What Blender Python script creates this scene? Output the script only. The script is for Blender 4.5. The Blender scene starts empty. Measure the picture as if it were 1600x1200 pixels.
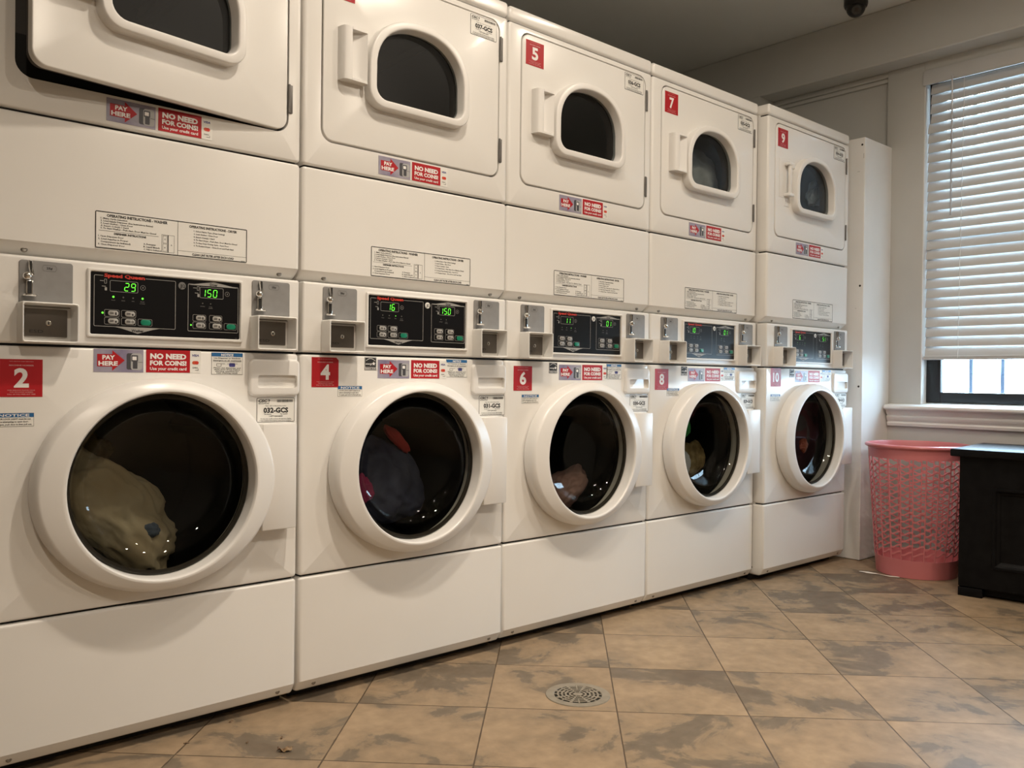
import bpy, bmesh, math, random
from mathutils import Vector, Matrix, noise

random.seed(7)
C = bpy.context.scene.collection
SC = bpy.context.scene
PI = math.pi

# ------------------------------------------------------------------ camera
cam_d = bpy.data.cameras.new('camera')
cam_d.sensor_width = 36.0
cam_d.lens = 36.0 * 1345.09 / 1600.0
cam_d.clip_start = 0.02
cam = bpy.data.objects.new('camera', cam_d)
C.objects.link(cam)
yaw, pitch, roll = 0.729852, -0.006785, 0.0113847
f_ = Vector((math.sin(yaw) * math.cos(pitch), math.cos(yaw) * math.cos(pitch), math.sin(pitch)))
r0 = Vector((math.cos(yaw), -math.sin(yaw), 0))
u0 = r0.cross(f_)
r_ = r0 * math.cos(roll) + u0 * math.sin(roll)
u_ = -r0 * math.sin(roll) + u0 * math.cos(roll)
cam.matrix_world = Matrix(((r_.x, u_.x, -f_.x, -0.35775), (r_.y, u_.y, -f_.y, -1.98401),
                           (r_.z, u_.z, -f_.z, 0.83468), (0, 0, 0, 1)))
SC.camera = cam

# ------------------------------------------------------------------ world, view, lights
SC.view_settings.view_transform = 'Standard'
SC.view_settings.look = 'None'
SC.view_settings.gamma = 1.0
SC.view_settings.use_curve_mapping = False
SC.view_settings.exposure = 0.09
SC.cycles.use_denoising = True
SC.cycles.max_bounces = 10
SC.cycles.diffuse_bounces = 5
SC.cycles.transparent_max_bounces = 16
SC.cycles.sample_clamp_indirect = 6.0

world = bpy.data.worlds.new('daylight')
SC.world = world
world.use_nodes = True
wn_ = world.node_tree
bg = wn_.nodes['Background']
w_tc = wn_.nodes.new('ShaderNodeTexCoord')
w_sep = wn_.nodes.new('ShaderNodeSeparateXYZ')
w_rmp = wn_.nodes.new('ShaderNodeValToRGB')          # ground below, overcast sky above
w_rmp.color_ramp.elements[0].position = 0.44
w_rmp.color_ramp.elements[0].color = (0.13, 0.15, 0.16, 1)
w_rmp.color_ramp.elements[1].position = 0.49
w_rmp.color_ramp.elements[1].color = (0.60, 0.81, 1.0, 1)
w_mad = wn_.nodes.new('ShaderNodeMath')
w_mad.operation = 'MULTIPLY_ADD'
w_mad.inputs[1].default_value = 0.5
w_mad.inputs[2].default_value = 0.5
wn_.links.new(w_tc.outputs['Generated'], w_sep.inputs[0])
wn_.links.new(w_sep.outputs[2], w_mad.inputs[0])
wn_.links.new(w_mad.outputs[0], w_rmp.inputs[0])
wn_.links.new(w_rmp.outputs[0], bg.inputs[0])
bg.inputs[1].default_value = 31.0


def area(name, loc, size, power, color, rot=(0, 0, 0), sy=None, portal=False, spread=PI):
    d = bpy.data.lights.new(name, 'AREA')
    d.energy = power
    d.color = color
    d.shape = 'DISK' if sy is None else 'RECTANGLE'
    d.size = size
    if sy:
        d.size_y = sy
    d.spread = spread
    if portal:
        d.cycles.is_portal = True
    o = bpy.data.objects.new(name, d)
    o.location = loc
    o.rotation_euler = rot
    C.objects.link(o)
    return o


WARM = (1.0, 0.87, 0.715)
CEIL = 2.61
LAMPS = [(0.80, -0.90), (1.58, -1.02), (2.42, -1.08), (-0.5, -2.6), (1.0, -2.9), (2.4, -2.9)]  # back left and right lamps are unseen, added as fill for flatter light
LAMP_W = [12.8, 7.0, 9.4, 25, 18, 14]
BEAM_W = [54, 34, 18]
for i, (lx, ly) in enumerate(LAMPS):
    area('downlight_lamp', (lx, ly, CEIL - 0.035), 0.11, LAMP_W[i], WARM)
    if i < 3:                                   # the concentrated beam of the recessed reflector
        d = bpy.data.lights.new('downlight_beam', 'SPOT')
        d.energy = BEAM_W[i]
        d.color = WARM
        d.spot_size = math.radians(84)
        d.spot_blend = 0.8
        d.shadow_soft_size = 0.04
        o = bpy.data.objects.new('downlight_beam', d)
        o.location = (lx, ly, CEIL - 0.03)
        C.objects.link(o)
# the window opening as a portal so that the sky outside is sampled well
area('window_portal', (4.15, -0.85, 1.50), 1.9, 1.0, (1, 1, 1), rot=(0, PI / 2, 0), sy=1.5, portal=True)


# ------------------------------------------------------------------ materials
def principled(name, col, rough=0.5, metal=0.0, spec=0.5, coat=0.0, emit=None, estr=0.0):
    m = bpy.data.materials.new(name)
    m.use_nodes = True
    b = m.node_tree.nodes['Principled BSDF']
    b.inputs['Base Color'].default_value = (*col, 1)
    b.inputs['Roughness'].default_value = rough
    b.inputs['Metallic'].default_value = metal
    b.inputs['Specular IOR Level'].default_value = spec
    b.inputs['Coat Weight'].default_value = coat
    if emit:
        b.inputs['Emission Color'].default_value = (*emit, 1)
        b.inputs['Emission Strength'].default_value = estr
    return m


def mottled(name, col, col2, scale=6.0, rough=0.5, bump=0.0, detail=4.0, lo=0.35, hi=0.65, spec=0.5):
    m = principled(name, col, rough, spec=spec)
    nt = m.node_tree
    b = nt.nodes['Principled BSDF']
    tc = nt.nodes.new('ShaderNodeTexCoord')
    n = nt.nodes.new('ShaderNodeTexNoise')
    n.inputs['Scale'].default_value = scale
    n.inputs['Detail'].default_value = detail
    nt.links.new(tc.outputs['Object'], n.inputs['Vector'])
    r = nt.nodes.new('ShaderNodeValToRGB')
    r.color_ramp.elements[0].position = lo
    r.color_ramp.elements[1].position = hi
    r.color_ramp.elements[0].color = (*col, 1)
    r.color_ramp.elements[1].color = (*col2, 1)
    nt.links.new(n.outputs['Fac'], r.inputs['Fac'])
    nt.links.new(r.outputs['Color'], b.inputs['Base Color'])
    if bump:
        bp = nt.nodes.new('ShaderNodeBump')
        bp.inputs['Strength'].default_value = bump
        bp.inputs['Distance'].default_value = 0.002
        nt.links.new(n.outputs['Fac'], bp.inputs['Height'])
        nt.links.new(bp.outputs['Normal'], b.inputs['Normal'])
    return m


def glass_mat(name, tint, refl=1.0, rough=0.02):
    m = bpy.data.materials.new(name)
    m.use_nodes = True
    nt = m.node_tree
    nt.nodes.clear()
    out = nt.nodes.new('ShaderNodeOutputMaterial')
    mix = nt.nodes.new('ShaderNodeMixShader')
    tr = nt.nodes.new('ShaderNodeBsdfTransparent')
    tr.inputs[0].default_value = (*tint, 1)
    gl = nt.nodes.new('ShaderNodeBsdfGlossy')
    gl.inputs['Color'].default_value = (refl, refl, refl, 1)
    gl.inputs['Roughness'].default_value = rough
    fr = nt.nodes.new('ShaderNodeFresnel')
    geo = nt.nodes.new('ShaderNodeNewGeometry')      # thin sheet: the same reflectance from both sides
    ior = nt.nodes.new('ShaderNodeMapRange')
    ior.inputs['To Min'].default_value = 1.5
    ior.inputs['To Max'].default_value = 1 / 1.5
    nt.links.new(geo.outputs['Backfacing'], ior.inputs['Value'])
    nt.links.new(ior.outputs[0], fr.inputs['IOR'])
    nt.links.new(fr.outputs[0], mix.inputs[0])
    nt.links.new(tr.outputs[0], mix.inputs[1])
    nt.links.new(gl.outputs[0], mix.inputs[2])
    nt.links.new(mix.outputs[0], out.inputs[0])
    return m


M = {}
M['enamel'] = mottled('white_enamel', (0.80, 0.785, 0.755), (0.82, 0.805, 0.775), 3.0, 0.22)
M['plastic'] = principled('white_plastic', (0.80, 0.785, 0.76), 0.3)
M['console'] = principled('white_console_paint', (0.78, 0.765, 0.735), 0.35)
M['gap'] = principled('dark_gap', (0.012, 0.011, 0.01), 0.8)
M['black'] = principled('black_panel', (0.007, 0.007, 0.008), 0.30, spec=0.16)
M['steel'] = principled('drum_steel', (0.10, 0.10, 0.10), 0.35, 0.8)
M['chrome'] = principled('chrome', (0.75, 0.74, 0.72), 0.12, 1.0)
M['screw'] = principled('screw_metal', (0.30, 0.28, 0.25), 0.35, 0.9)
M['hinge'] = principled('hinge_metal', (0.16, 0.15, 0.14), 0.45, 0.6)
M['gray'] = mottled('gray_plate', (0.235, 0.23, 0.225), (0.255, 0.25, 0.245), 60, 0.45)
M['lock'] = principled('lock_steel', (0.17, 0.155, 0.14), 0.30, 0.95)
M['lockdark'] = principled('lock_engraving', (0.02, 0.02, 0.02), 0.6)
M['ink'] = principled('black_ink', (0.010, 0.009, 0.008), 0.6)
M['inkgray'] = principled('gray_ink', (0.16, 0.155, 0.15), 0.6)
M['label'] = principled('label_white', (0.80, 0.79, 0.75), 0.4)
M['red'] = principled('sticker_red', (0.42, 0.012, 0.018), 0.42, spec=0.3)
M['redtext'] = principled('logo_red', (0.60, 0.04, 0.02), 0.5)
M['pinktext'] = principled('sticker_pale_red', (0.62, 0.33, 0.32), 0.5)
M['white'] = principled('print_white', (0.84, 0.82, 0.80), 0.45)
M['blue'] = principled('notice_blue', (0.02, 0.13, 0.33), 0.4)
M['navy'] = principled('notice_navy', (0.05, 0.05, 0.22), 0.5)
M['line'] = principled('panel_line', (0.34, 0.33, 0.31), 0.5)
M['button'] = principled('button_gray', (0.40, 0.39, 0.37), 0.45)
M['green'] = principled('button_green', (0.0, 0.20, 0.11), 0.4)
M['led'] = principled('green_led', (0.1, 0.9, 0.1), 0.5, emit=(0.16, 1.0, 0.03), estr=1.25)
M['ledoff'] = principled('led_off', (0.12, 0.12, 0.10), 0.5)
M['violet'] = mottled('sticker_violet', (0.17, 0.14, 0.25), (0.42, 0.40, 0.46), 14, 0.4, lo=0.3, hi=0.7)
M['reader'] = principled('reader_gray', (0.42, 0.42, 0.42), 0.4)
M['readerdark'] = principled('reader_dark', (0.06, 0.06, 0.07), 0.4)
M['card'] = principled('card_orange', (0.60, 0.10, 0.04), 0.4)
M['liner'] = principled('door_liner', (0.055, 0.045, 0.038), 0.6)
M['drum_in'] = principled('dryer_drum', (0.20, 0.21, 0.21), 0.5, 0.2)
M['wglass'] = glass_mat('washer_glass', (0.50, 0.50, 0.46), 0.45, 0.01)
M['dglass'] = glass_mat('dryer_glass', (0.50, 0.53, 0.53), 0.55, 0.30)
M['pane'] = glass_mat('window_glass', (0.93, 0.96, 0.97), 0.9, 0.0)
M['casing'] = mottled('casing_paint', (0.53, 0.53, 0.505), (0.56, 0.56, 0.535), 4, 0.4)
M['wall'] = mottled('wall_paint', (0.53, 0.53, 0.505), (0.56, 0.56, 0.535), 2.5, 0.6)
M['trim'] = mottled('trim_paint', (0.78, 0.775, 0.75), (0.82, 0.81, 0.785), 5, 0.42, 0.1)
M['ceil'] = mottled('ceiling_paint', (0.68, 0.69, 0.67), (0.71, 0.72, 0.70), 2.0, 0.8)
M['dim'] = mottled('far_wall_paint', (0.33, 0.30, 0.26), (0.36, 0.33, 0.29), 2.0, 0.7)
M['sash'] = principled('black_sash', (0.012, 0.014, 0.016), 0.35)
M['bar'] = principled('guard_bar_paint', (0.10, 0.13, 0.19), 0.5)
M['pink'] = principled('pink_plastic', (0.62, 0.195, 0.205), 0.36)
M['boxblack'] = mottled('black_paint', (0.004, 0.004, 0.0045), (0.007, 0.007, 0.0075), 25, 0.38, spec=0.12)
M['camblack'] = principled('camera_black', (0.012, 0.012, 0.012), 0.3)
M['camlens'] = principled('camera_lens', (0.03, 0.035, 0.04), 0.08)
M['cord'] = principled('blind_cord', (0.75, 0.75, 0.73), 0.6)
M['wand'] = principled('clear_wand', (0.42, 0.42, 0.44), 0.2)
M['paper'] = principled('paper', (0.80, 0.74, 0.66), 0.8)
M['leaf'] = mottled('dry_leaf', (0.10, 0.05, 0.025), (0.36, 0.24, 0.12), 60, 0.5)
M['drain'] = mottled('drain_metal', (0.22, 0.19, 0.145), (0.27, 0.235, 0.18), 40, 0.5)
M['drainhole'] = principled('drain_dark', (0.012, 0.012, 0.008), 0.9)
M['lamp'] = principled('lamp_face', (1, 0.9, 0.75), 0.5, emit=(1.0, 0.79, 0.55), estr=10.0)
M['c_cream'] = mottled('cream_cloth', (0.62, 0.50, 0.33), (0.74, 0.66, 0.50), 9, 0.9, lo=0.3)
M['c_blue'] = principled('blue_cloth', (0.10, 0.14, 0.22), 0.9)
M['c_navy'] = mottled('navy_cloth', (0.05, 0.06, 0.13), (0.12, 0.14, 0.24), 12, 0.9)
M['c_red'] = principled('red_cloth', (0.60, 0.08, 0.08), 0.9)
M['c_magenta'] = principled('magenta_cloth', (0.42, 0.05, 0.16), 0.9)
M['c_rose'] = mottled('rose_cloth', (0.34, 0.20, 0.19), (0.46, 0.29, 0.27), 14, 0.9)
M['c_green'] = principled('green_cloth', (0.05, 0.40, 0.09), 0.9)
M['c_white'] = principled('white_cloth', (0.72, 0.74, 0.78), 0.9)
M['c_tan'] = mottled('tan_cloth', (0.22, 0.16, 0.07), (0.42, 0.33, 0.17), 30, 0.9)
M['c_orange'] = principled('orange_cloth', (0.50, 0.13, 0.06), 0.9)
M['c_gray'] = mottled('gray_cloth', (0.42, 0.42, 0.40), (0.66, 0.66, 0.63), 10, 0.9)
M['c_dark'] = mottled('dark_cloth', (0.03, 0.03, 0.035), (0.06, 0.06, 0.07), 10, 0.9)
M['c_ice'] = mottled('pale_blue_cloth', (0.58, 0.66, 0.72), (0.78, 0.85, 0.90), 12, 0.9)

# translucent slat
m = principled('blind_slat', (0.57, 0.57, 0.565), 0.45)
nt = m.node_tree
b = nt.nodes['Principled BSDF']
out = nt.nodes['Material Output']
tl = nt.nodes.new('ShaderNodeBsdfTranslucent')
tl.inputs[0].default_value = (0.72, 0.76, 0.80, 1)
mx = nt.nodes.new('ShaderNodeMixShader')
mx.inputs[0].default_value = 0.008
nt.links.new(b.outputs[0], mx.inputs[1])
nt.links.new(tl.outputs[0], mx.inputs[2])
nt.links.new(mx.outputs[0], out.inputs[0])
M['slat'] = m


def floor_material():
    m = bpy.data.materials.new('slate_tile')
    m.use_nodes = True
    nt = m.node_tree
    N, L = nt.nodes.new, nt.links.new
    b = nt.nodes['Principled BSDF']
    tc = N('ShaderNodeTexCoord')
    mp = N('ShaderNodeMapping')
    # tile coordinates: u = (x-y)/sqrt2, v = (x+y)/sqrt2, 0.33 m tiles
    T = 0.329
    mp.vector_type = 'POINT'
    mp.inputs['Rotation'].default_value = (0, 0, PI / 4)
    mp.inputs['Location'].default_value = (-0.645 / T, -0.183 / T, 0)
    mp.inputs['Scale'].default_value = (1 / T, 1 / T, 1)
    L(tc.outputs['Object'], mp.inputs['Vector'])
    sep = N('ShaderNodeSeparateXYZ')
    L(mp.outputs[0], sep.inputs[0])

    def mth(op, a, bb=None, cc=None):
        n = N('ShaderNodeMath')
        n.operation = op
        for i, v in enumerate((a, bb, cc)):
            if v is None:
                continue
            if isinstance(v, (int, float)):
                n.inputs[i].default_value = v
            else:
                L(v, n.inputs[i])
        return n.outputs[0]
    fx = mth('FRACT', sep.outputs[0])
    fy = mth('FRACT', sep.outputs[1])
    ex = mth('MINIMUM', fx, mth('SUBTRACT', 1.0, fx))
    ey = mth('MINIMUM', fy, mth('SUBTRACT', 1.0, fy))
    # wobble of the chipped tile edges
    nz = N('ShaderNodeTexNoise')
    nz.inputs['Scale'].default_value = 30
    nz.inputs['Detail'].default_value = 3
    L(tc.outputs['Object'], nz.inputs['Vector'])
    e = mth('SUBTRACT', mth('MINIMUM', ex, ey), mth('MULTIPLY', mth('SUBTRACT', nz.outputs[0], 0.5), 0.006))
    grout = N('ShaderNodeMapRange')
    grout.inputs['From Min'].default_value = 0.0032
    grout.inputs['From Max'].default_value = 0.0068
    L(e, grout.inputs['Value'])
    # per-tile random
    ix = mth('FLOOR', sep.outputs[0])
    iy = mth('FLOOR', sep.outputs[1])
    cmb = N('ShaderNodeCombineXYZ')
    L(ix, cmb.inputs[0])
    L(iy, cmb.inputs[1])
    wn = N('ShaderNodeTexWhiteNoise')
    wn.noise_dimensions = '2D'
    L(cmb.outputs[0], wn.inputs['Vector'])
    # cloudy slate pattern, shifted per tile
    off = N('ShaderNodeVectorMath')
    off.operation = 'MULTIPLY_ADD'
    L(wn.outputs['Color'], off.inputs[0])
    off.inputs[1].default_value = (9, 9, 9)
    L(mp.outputs[0], off.inputs[2])
    n1 = N('ShaderNodeTexNoise')
    n1.inputs['Scale'].default_value = 1.5
    n1.inputs['Detail'].default_value = 9
    n1.inputs['Roughness'].default_value = 0.62
    n1.inputs['Distortion'].default_value = 0.5
    L(off.outputs[0], n1.inputs['Vector'])
    val = mth('ADD', n1.outputs[0], mth('MULTIPLY', mth('SUBTRACT', wn.outputs['Value'], 0.5), 0.10))
    rp = N('ShaderNodeValToRGB')
    cr = rp.color_ramp
    cr.elements[0].position = 0.30
    cr.elements[0].color = (0.135, 0.100, 0.068, 1)
    cr.elements[1].position = 0.72
    cr.elements[1].color = (0.365, 0.266, 0.168, 1)
    for p_, c_ in ((0.44, (0.165, 0.130, 0.092, 1)), (0.475, (0.258, 0.190, 0.122, 1)), (0.56, (0.302, 0.217, 0.137, 1))):
        k = cr.elements.new(p_)
        k.color = c_
    L(val, rp.inputs['Fac'])
    n2 = N('ShaderNodeTexNoise')
    n2.inputs['Scale'].default_value = 26
    n2.inputs['Detail'].default_value = 6
    L(tc.outputs['Object'], n2.inputs['Vector'])
    fine = N('ShaderNodeMix')
    fine.data_type = 'RGBA'
    fine.blend_type = 'OVERLAY'
    fine.inputs[0].default_value = 0.30
    L(rp.outputs[0], fine.inputs[6])
    L(n2.outputs['Fac'], fine.inputs[7])
    gm = N('ShaderNodeMix')
    gm.data_type = 'RGBA'
    gm.inputs[6].default_value = (0.085, 0.058, 0.036, 1)
    L(grout.outputs[0], gm.inputs[0])
    L(fine.outputs[2], gm.inputs[7])
    L(gm.outputs[2], b.inputs['Base Color'])
    b.inputs['Specular IOR Level'].default_value = 0.28
    rr = N('ShaderNodeMapRange')
    rr.inputs['To Min'].default_value = 0.38
    rr.inputs['To Max'].default_value = 0.55
    L(n1.outputs[0], rr.inputs['Value'])
    L(rr.outputs[0], b.inputs['Roughness'])
    bp = N('ShaderNodeBump')
    bp.inputs['Strength'].default_value = 0.35
    bp.inputs['Distance'].default_value = 0.003
    hh = mth('ADD', mth('MULTIPLY', n1.outputs[0], 0.5), grout.outputs[0])
    L(hh, bp.inputs['Height'])
    L(bp.outputs[0], b.inputs['Normal'])
    return m


M['floor'] = floor_material()


# ------------------------------------------------------------------ mesh helpers
class B:
    """collects shapes of ONE part; mats are picked by key"""

    def __init__(self):
        self.bm = bmesh.new()
        self.mats = []
        self.cur = 0

    def mat(self, key):
        if key not in self.mats:
            self.mats.append(key)
        self.cur = self.mats.index(key)
        return self

    def face(self, vs):
        try:
            f = self.bm.faces.new(vs)
            f.material_index = self.cur
            return f
        except ValueError:
            return None

    def poly(self, pts):
        return self.face([self.bm.verts.new(p) for p in pts])

    def box(self, x0, x1, y0, y1, z0, z1, bev=0.0, seg=2):
        n0 = set(self.bm.verts)
        v = [self.bm.verts.new((x, y, z)) for x in (x0, x1) for y in (y0, y1) for z in (z0, z1)]
        fs = [self.face([v[i] for i in q]) for q in
              ((0, 1, 3, 2), (4, 6, 7, 5), (0, 4, 5, 1), (2, 3, 7, 6), (0, 2, 6, 4), (1, 5, 7, 3))]
        if bev:
            es = list({e for f in fs for e in f.edges})
            r = bmesh.ops.bevel(self.bm, geom=es, offset=bev, segments=seg, profile=0.5, affect='EDGES')
            for f in r['faces']:
                f.material_index = self.cur
        return v

    def loft(self, loops, cap0=False, cap1=False):
        rows = [[self.bm.verts.new(p) for p in lp] for lp in loops]
        n = len(rows[0])
        for a, b_ in zip(rows, rows[1:]):
            for i in range(n):
                j = (i + 1) % n
                self.face([a[i], a[j], b_[j], b_[i]])
        if cap0:
            self.face(rows[0][::-1])
        if cap1:
            self.face(rows[-1])
        return rows

    def tube(self, pts, r, n=10, cap=True):
        pts = [Vector(p) for p in pts]
        loops = []
        for i, p in enumerate(pts):
            t = (pts[min(i + 1, len(pts) - 1)] - pts[max(i - 1, 0)]).normalized()
            a = t.orthogonal().normalized() if i == 0 else (prev - t * prev.dot(t)).normalized()
            prev = a
            bb = t.cross(a)
            rr = r[i] if isinstance(r, (list, tuple)) else r
            loops.append([p + (a * math.cos(2 * PI * k / n) + bb * math.sin(2 * PI * k / n)) * rr for k in range(n)])
        self.loft(loops, cap, cap)

    def lathe(self, prof, o, axis='z', n=32, cap0=True, cap1=True):
        ox, oy, oz = o
        loops = []
        for r, h in prof:
            lp = []
            for k in range(n):
                a = 2 * PI * k / n
                c, s = r * math.cos(a), r * math.sin(a)
                if axis == 'z':
                    lp.append((ox + c, oy + s, oz + h))
                elif axis == 'y':
                    lp.append((ox + c, oy + h, oz + s))
                else:
                    lp.append((ox + h, oy + c, oz + s))
            loops.append(lp)
        self.loft(loops, cap0, cap1)

    # flat print on a plane facing -y
    def plate(self, x0, x1, z0, z1, y, rad=0.0, n=5):
        self.poly([(x, y, z) for x, z in rr(x0, x1, z0, z1, rad, n)])

    def frame(self, x0, x1, z0, z1, y, w, rad=0.0, n=5):
        rad = max(rad, 0.0001)
        a = rr(x0, x1, z0, z1, rad, n)
        b_ = rr(x0 + w, x1 - w, z0 + w, z1 - w, max(rad - w, 0.0001), n)
        self.loft([[(x, y, z) for x, z in a], [(x, y, z) for x, z in b_]])

    def strip(self, x0, z0, x1, z1, y, w):
        d = Vector((x1 - x0, z1 - z0)).normalized()
        nx, nz = -d.y * w / 2, d.x * w / 2
        self.poly([(x0 + nx, y, z0 + nz), (x1 + nx, y, z1 + nz), (x1 - nx, y, z1 - nz), (x0 - nx, y, z0 - nz)])

    def text(self, s, x0, z0, h, y, w=None, bold=0.0, align='L', shear=0.0, res=2):
        vs, fs, bb = text_mesh(s, bold + 0.012, shear, res)
        bx0, bx1, cap = bb
        sz = h / cap
        sx = sz if w is None else w / max(bx1 - bx0, 1e-6)
        wd = (bx1 - bx0) * sx
        ox = x0 - bx0 * sx if align == 'L' else (x0 - wd / 2 - bx0 * sx if align == 'C' else x0 - wd - bx0 * sx)
        vv = [self.bm.verts.new((ox + a * sx, y, z0 + c * sz)) for a, c in vs]
        for f in fs:
            self.face([vv[i] for i in f])
        return wd

    def mesh(self, name, smooth=35, recalc=True):
        if recalc:
            bmesh.ops.recalc_face_normals(self.bm, faces=self.bm.faces)
        me = bpy.data.meshes.new(name)
        self.bm.to_mesh(me)
        self.bm.free()
        for k in self.mats:
            me.materials.append(M[k])
        if smooth:
            me.shade_smooth()
            me.set_sharp_from_angle(angle=math.radians(smooth))
        return me


_tm = {}


def text_mesh(s, bold, shear, res):
    key = (s, bold, shear, res)
    if key not in _tm:
        cu = bpy.data.curves.new('t', 'FONT')
        cu.body = s
        cu.size = 1.0
        cu.offset = bold
        cu.shear = shear
        cu.resolution_u = res
        cu.fill_mode = 'FRONT'
        ob = bpy.data.objects.new('t', cu)
        me = ob.to_mesh()
        vs = [(v.co.x, v.co.y) for v in me.vertices]
        fs = [tuple(p.vertices) for p in me.polygons]
        xs = [v[0] for v in vs] or [0, 1]
        ob.to_mesh_clear()
        bpy.data.objects.remove(ob)
        bpy.data.curves.remove(cu)
        _tm[key] = (vs, fs, (min(xs), max(xs), 0.70 + bold))
    return _tm[key]


def rr(x0, x1, z0, z1, rad, n=5):
    if rad <= 0:
        return [(x0, z0), (x1, z0), (x1, z1), (x0, z1)]
    pts = []
    for cx, cz, a0 in ((x1 - rad, z0 + rad, -PI / 2), (x1 - rad, z1 - rad, 0), (x0 + rad, z1 - rad, PI / 2), (x0 + rad, z0 + rad, PI)):
        for k in range(n + 1):
            a = a0 + PI / 2 * k / n
            pts.append((cx + rad * math.cos(a), cz + rad * math.sin(a)))
    return pts


def panel(b, x0, x1, z0, z1, yf, yb, rx, rz, ry, corner=0.008, hole=None, hole_depth=0.02, seg=4, n=5):
    """pressed sheet panel: front at yf, edges rolled back to yb, optional hole outline [(x,z)]"""
    def ring(t):
        dx, dz = rx * (1 - math.sin(t)), rz * (1 - math.sin(t))
        c = max(corner - min(dx, dz), 0.0006)
        # t = 0: front inset, t = pi/2: outer
        return [(x, yf + ry * (1 - math.cos(t)), z) for x, z in rr(x0 + dx, x1 - dx, z0 + dz, z1 - dz, c, n)]
    loops = [[(x, yb, z) for x, z in rr(x0, x1, z0, z1, corner, n)]]
    for k in range(seg + 1):
        loops.append(ring(PI / 2 * (1 - k / seg)))
    rows = b.loft(loops)
    front = rows[-1]
    if hole is None:
        b.face(front)
        return
    hv = [b.bm.verts.new((x, yf, z)) for x, z in hole]
    hb = [b.bm.verts.new((x, yf + hole_depth, z)) for x, z in hole]
    nh = len(hv)
    es = []
    for lp in (front, hv):
        for i in range(len(lp)):
            e = b.bm.edges.get((lp[i], lp[(i + 1) % len(lp)])) or b.bm.edges.new((lp[i], lp[(i + 1) % len(lp)]))
            es.append(e)
    r = bmesh.ops.triangle_fill(b.bm, edges=es, use_beauty=True)
    for g in r['geom']:
        if isinstance(g, bmesh.types.BMFace):
            g.material_index = b.cur
    for i in range(nh):
        j = (i + 1) % nh
        b.face([hv[i], hv[j], hb[j], hb[i]])


def fold(b, z, k):
    """lean the strip below height z back into the cabinet"""
    bmesh.ops.bisect_plane(b.bm, geom=b.bm.verts[:] + b.bm.edges[:] + b.bm.faces[:], plane_co=(0, 0, z), plane_no=(0, 0, 1))
    for v in b.bm.verts:
        if v.co.z < z - 1e-5:
            v.co.y += (z - v.co.z) * k


def circ(cx, cz, rx, rz, n=72):
    return [(cx + rx * math.cos(2 * PI * k / n), cz + rz * math.sin(2 * PI * k / n)) for k in range(n)]


def link(name, me, parent=None, loc=None, rot=None):
    o = bpy.data.objects.new(name, me)
    C.objects.link(o)
    if parent is not None:
        o.parent = parent
    if loc:
        o.location = loc
    if rot:
        o.rotation_euler = rot
    return o


def tag(o, label, cat, group=None):
    o['label'] = label
    o['category'] = cat
    if group:
        o['group'] = group
    return o


def empty(name, label, cat, loc=(0, 0, 0), rotz=0.0, group=None):
    o = bpy.data.objects.new(name, None)
    o.empty_display_size = 0.1
    o.location = loc
    o.rotation_euler = (0, 0, rotz)
    C.objects.link(o)
    return tag(o, label, cat, group)


def struct(name, me):
    o = link(name, me)
    o['kind'] = 'structure'
    return o


def boxes(key, *bs, bev=0.0):
    b = B().mat(key)
    for q in bs:
        b.box(*q, bev=bev)
    return b


# ------------------------------------------------------------------ the room
struct('floor', boxes('floor', (-3.3, 4.0, -4.4, 1.35, -0.1, 0.0)).mesh('floor', 0))
struct('ceiling', boxes('ceil', (-3.3, 4.3, -4.4, 1.4, CEIL, CEIL + 0.1)).mesh('ceiling', 0))
struct('wall_back', boxes('wall', (-3.3, 4.3, 1.30, 1.40, 0, CEIL)).mesh('wall_back', 0))
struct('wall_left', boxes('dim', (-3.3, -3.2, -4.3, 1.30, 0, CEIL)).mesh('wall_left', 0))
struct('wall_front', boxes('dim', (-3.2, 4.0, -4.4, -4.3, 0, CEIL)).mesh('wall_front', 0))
XB, XA, XC = 3.685, 3.845, 3.81      # beam face, alcove panel, window casing
WY0, WY1 = -1.46, -0.235             # window opening
b = B().mat('wall')
b.box(XB, 4.1, -4.3, 1.30, 2.352, CEIL, bev=0.006)          # beam over the alcove
b.box(XB, 4.1, 0.578, 1.30, 0, 2.352)                       # return left of the alcove
b.box(XA, 4.1, -0.055, 0.578, 0, 2.352)                     # alcove panel
b.box(3.80, 4.1, WY0 - 0.4, -0.055, 0, 0.705)               # wall under the sill
b.box(XA, 4.1, -4.3, WY0 - 0.18, 0, 2.352)                  # wall beyond the window
struct('wall_right', b.mesh('wall_right', 0))
b = B().mat('casing')
b.box(XC, 4.0, WY1 + 0.0025, -0.055, 0.705, 2.352, bev=0.003)  # left casing
b.box(XC, 4.0, WY0 - 0.18, WY0, 0.705, 2.352, bev=0.003)    # right casing
b.box(XC, 4.0, WY0, WY1 + 0.0025, 2.30, 2.352)               # head
b.mat('trim')
b.box(XC + 0.0015, 4.0, WY1, WY1 + 0.0035, 0.735, 2.30)   # added lining, white to stand for daylight on the jamb
b.box(XC + 0.0015, 4.0, WY0 - 0.004, WY0, 0.735, 2.30)
struct('trim_1', b.mesh('window_casing'))
b = B().mat('casing')                                       # stepped moulding at the alcove head
b.box(XA - 0.03, XA, -0.055, 0.578, 2.326, 2.352, bev=0.004)
b.box(XA - 0.016, XA, -0.055, 0.578, 2.306, 2.326, bev=0.004)
struct('trim_2', b.mesh('alcove_moulding'))
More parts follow.
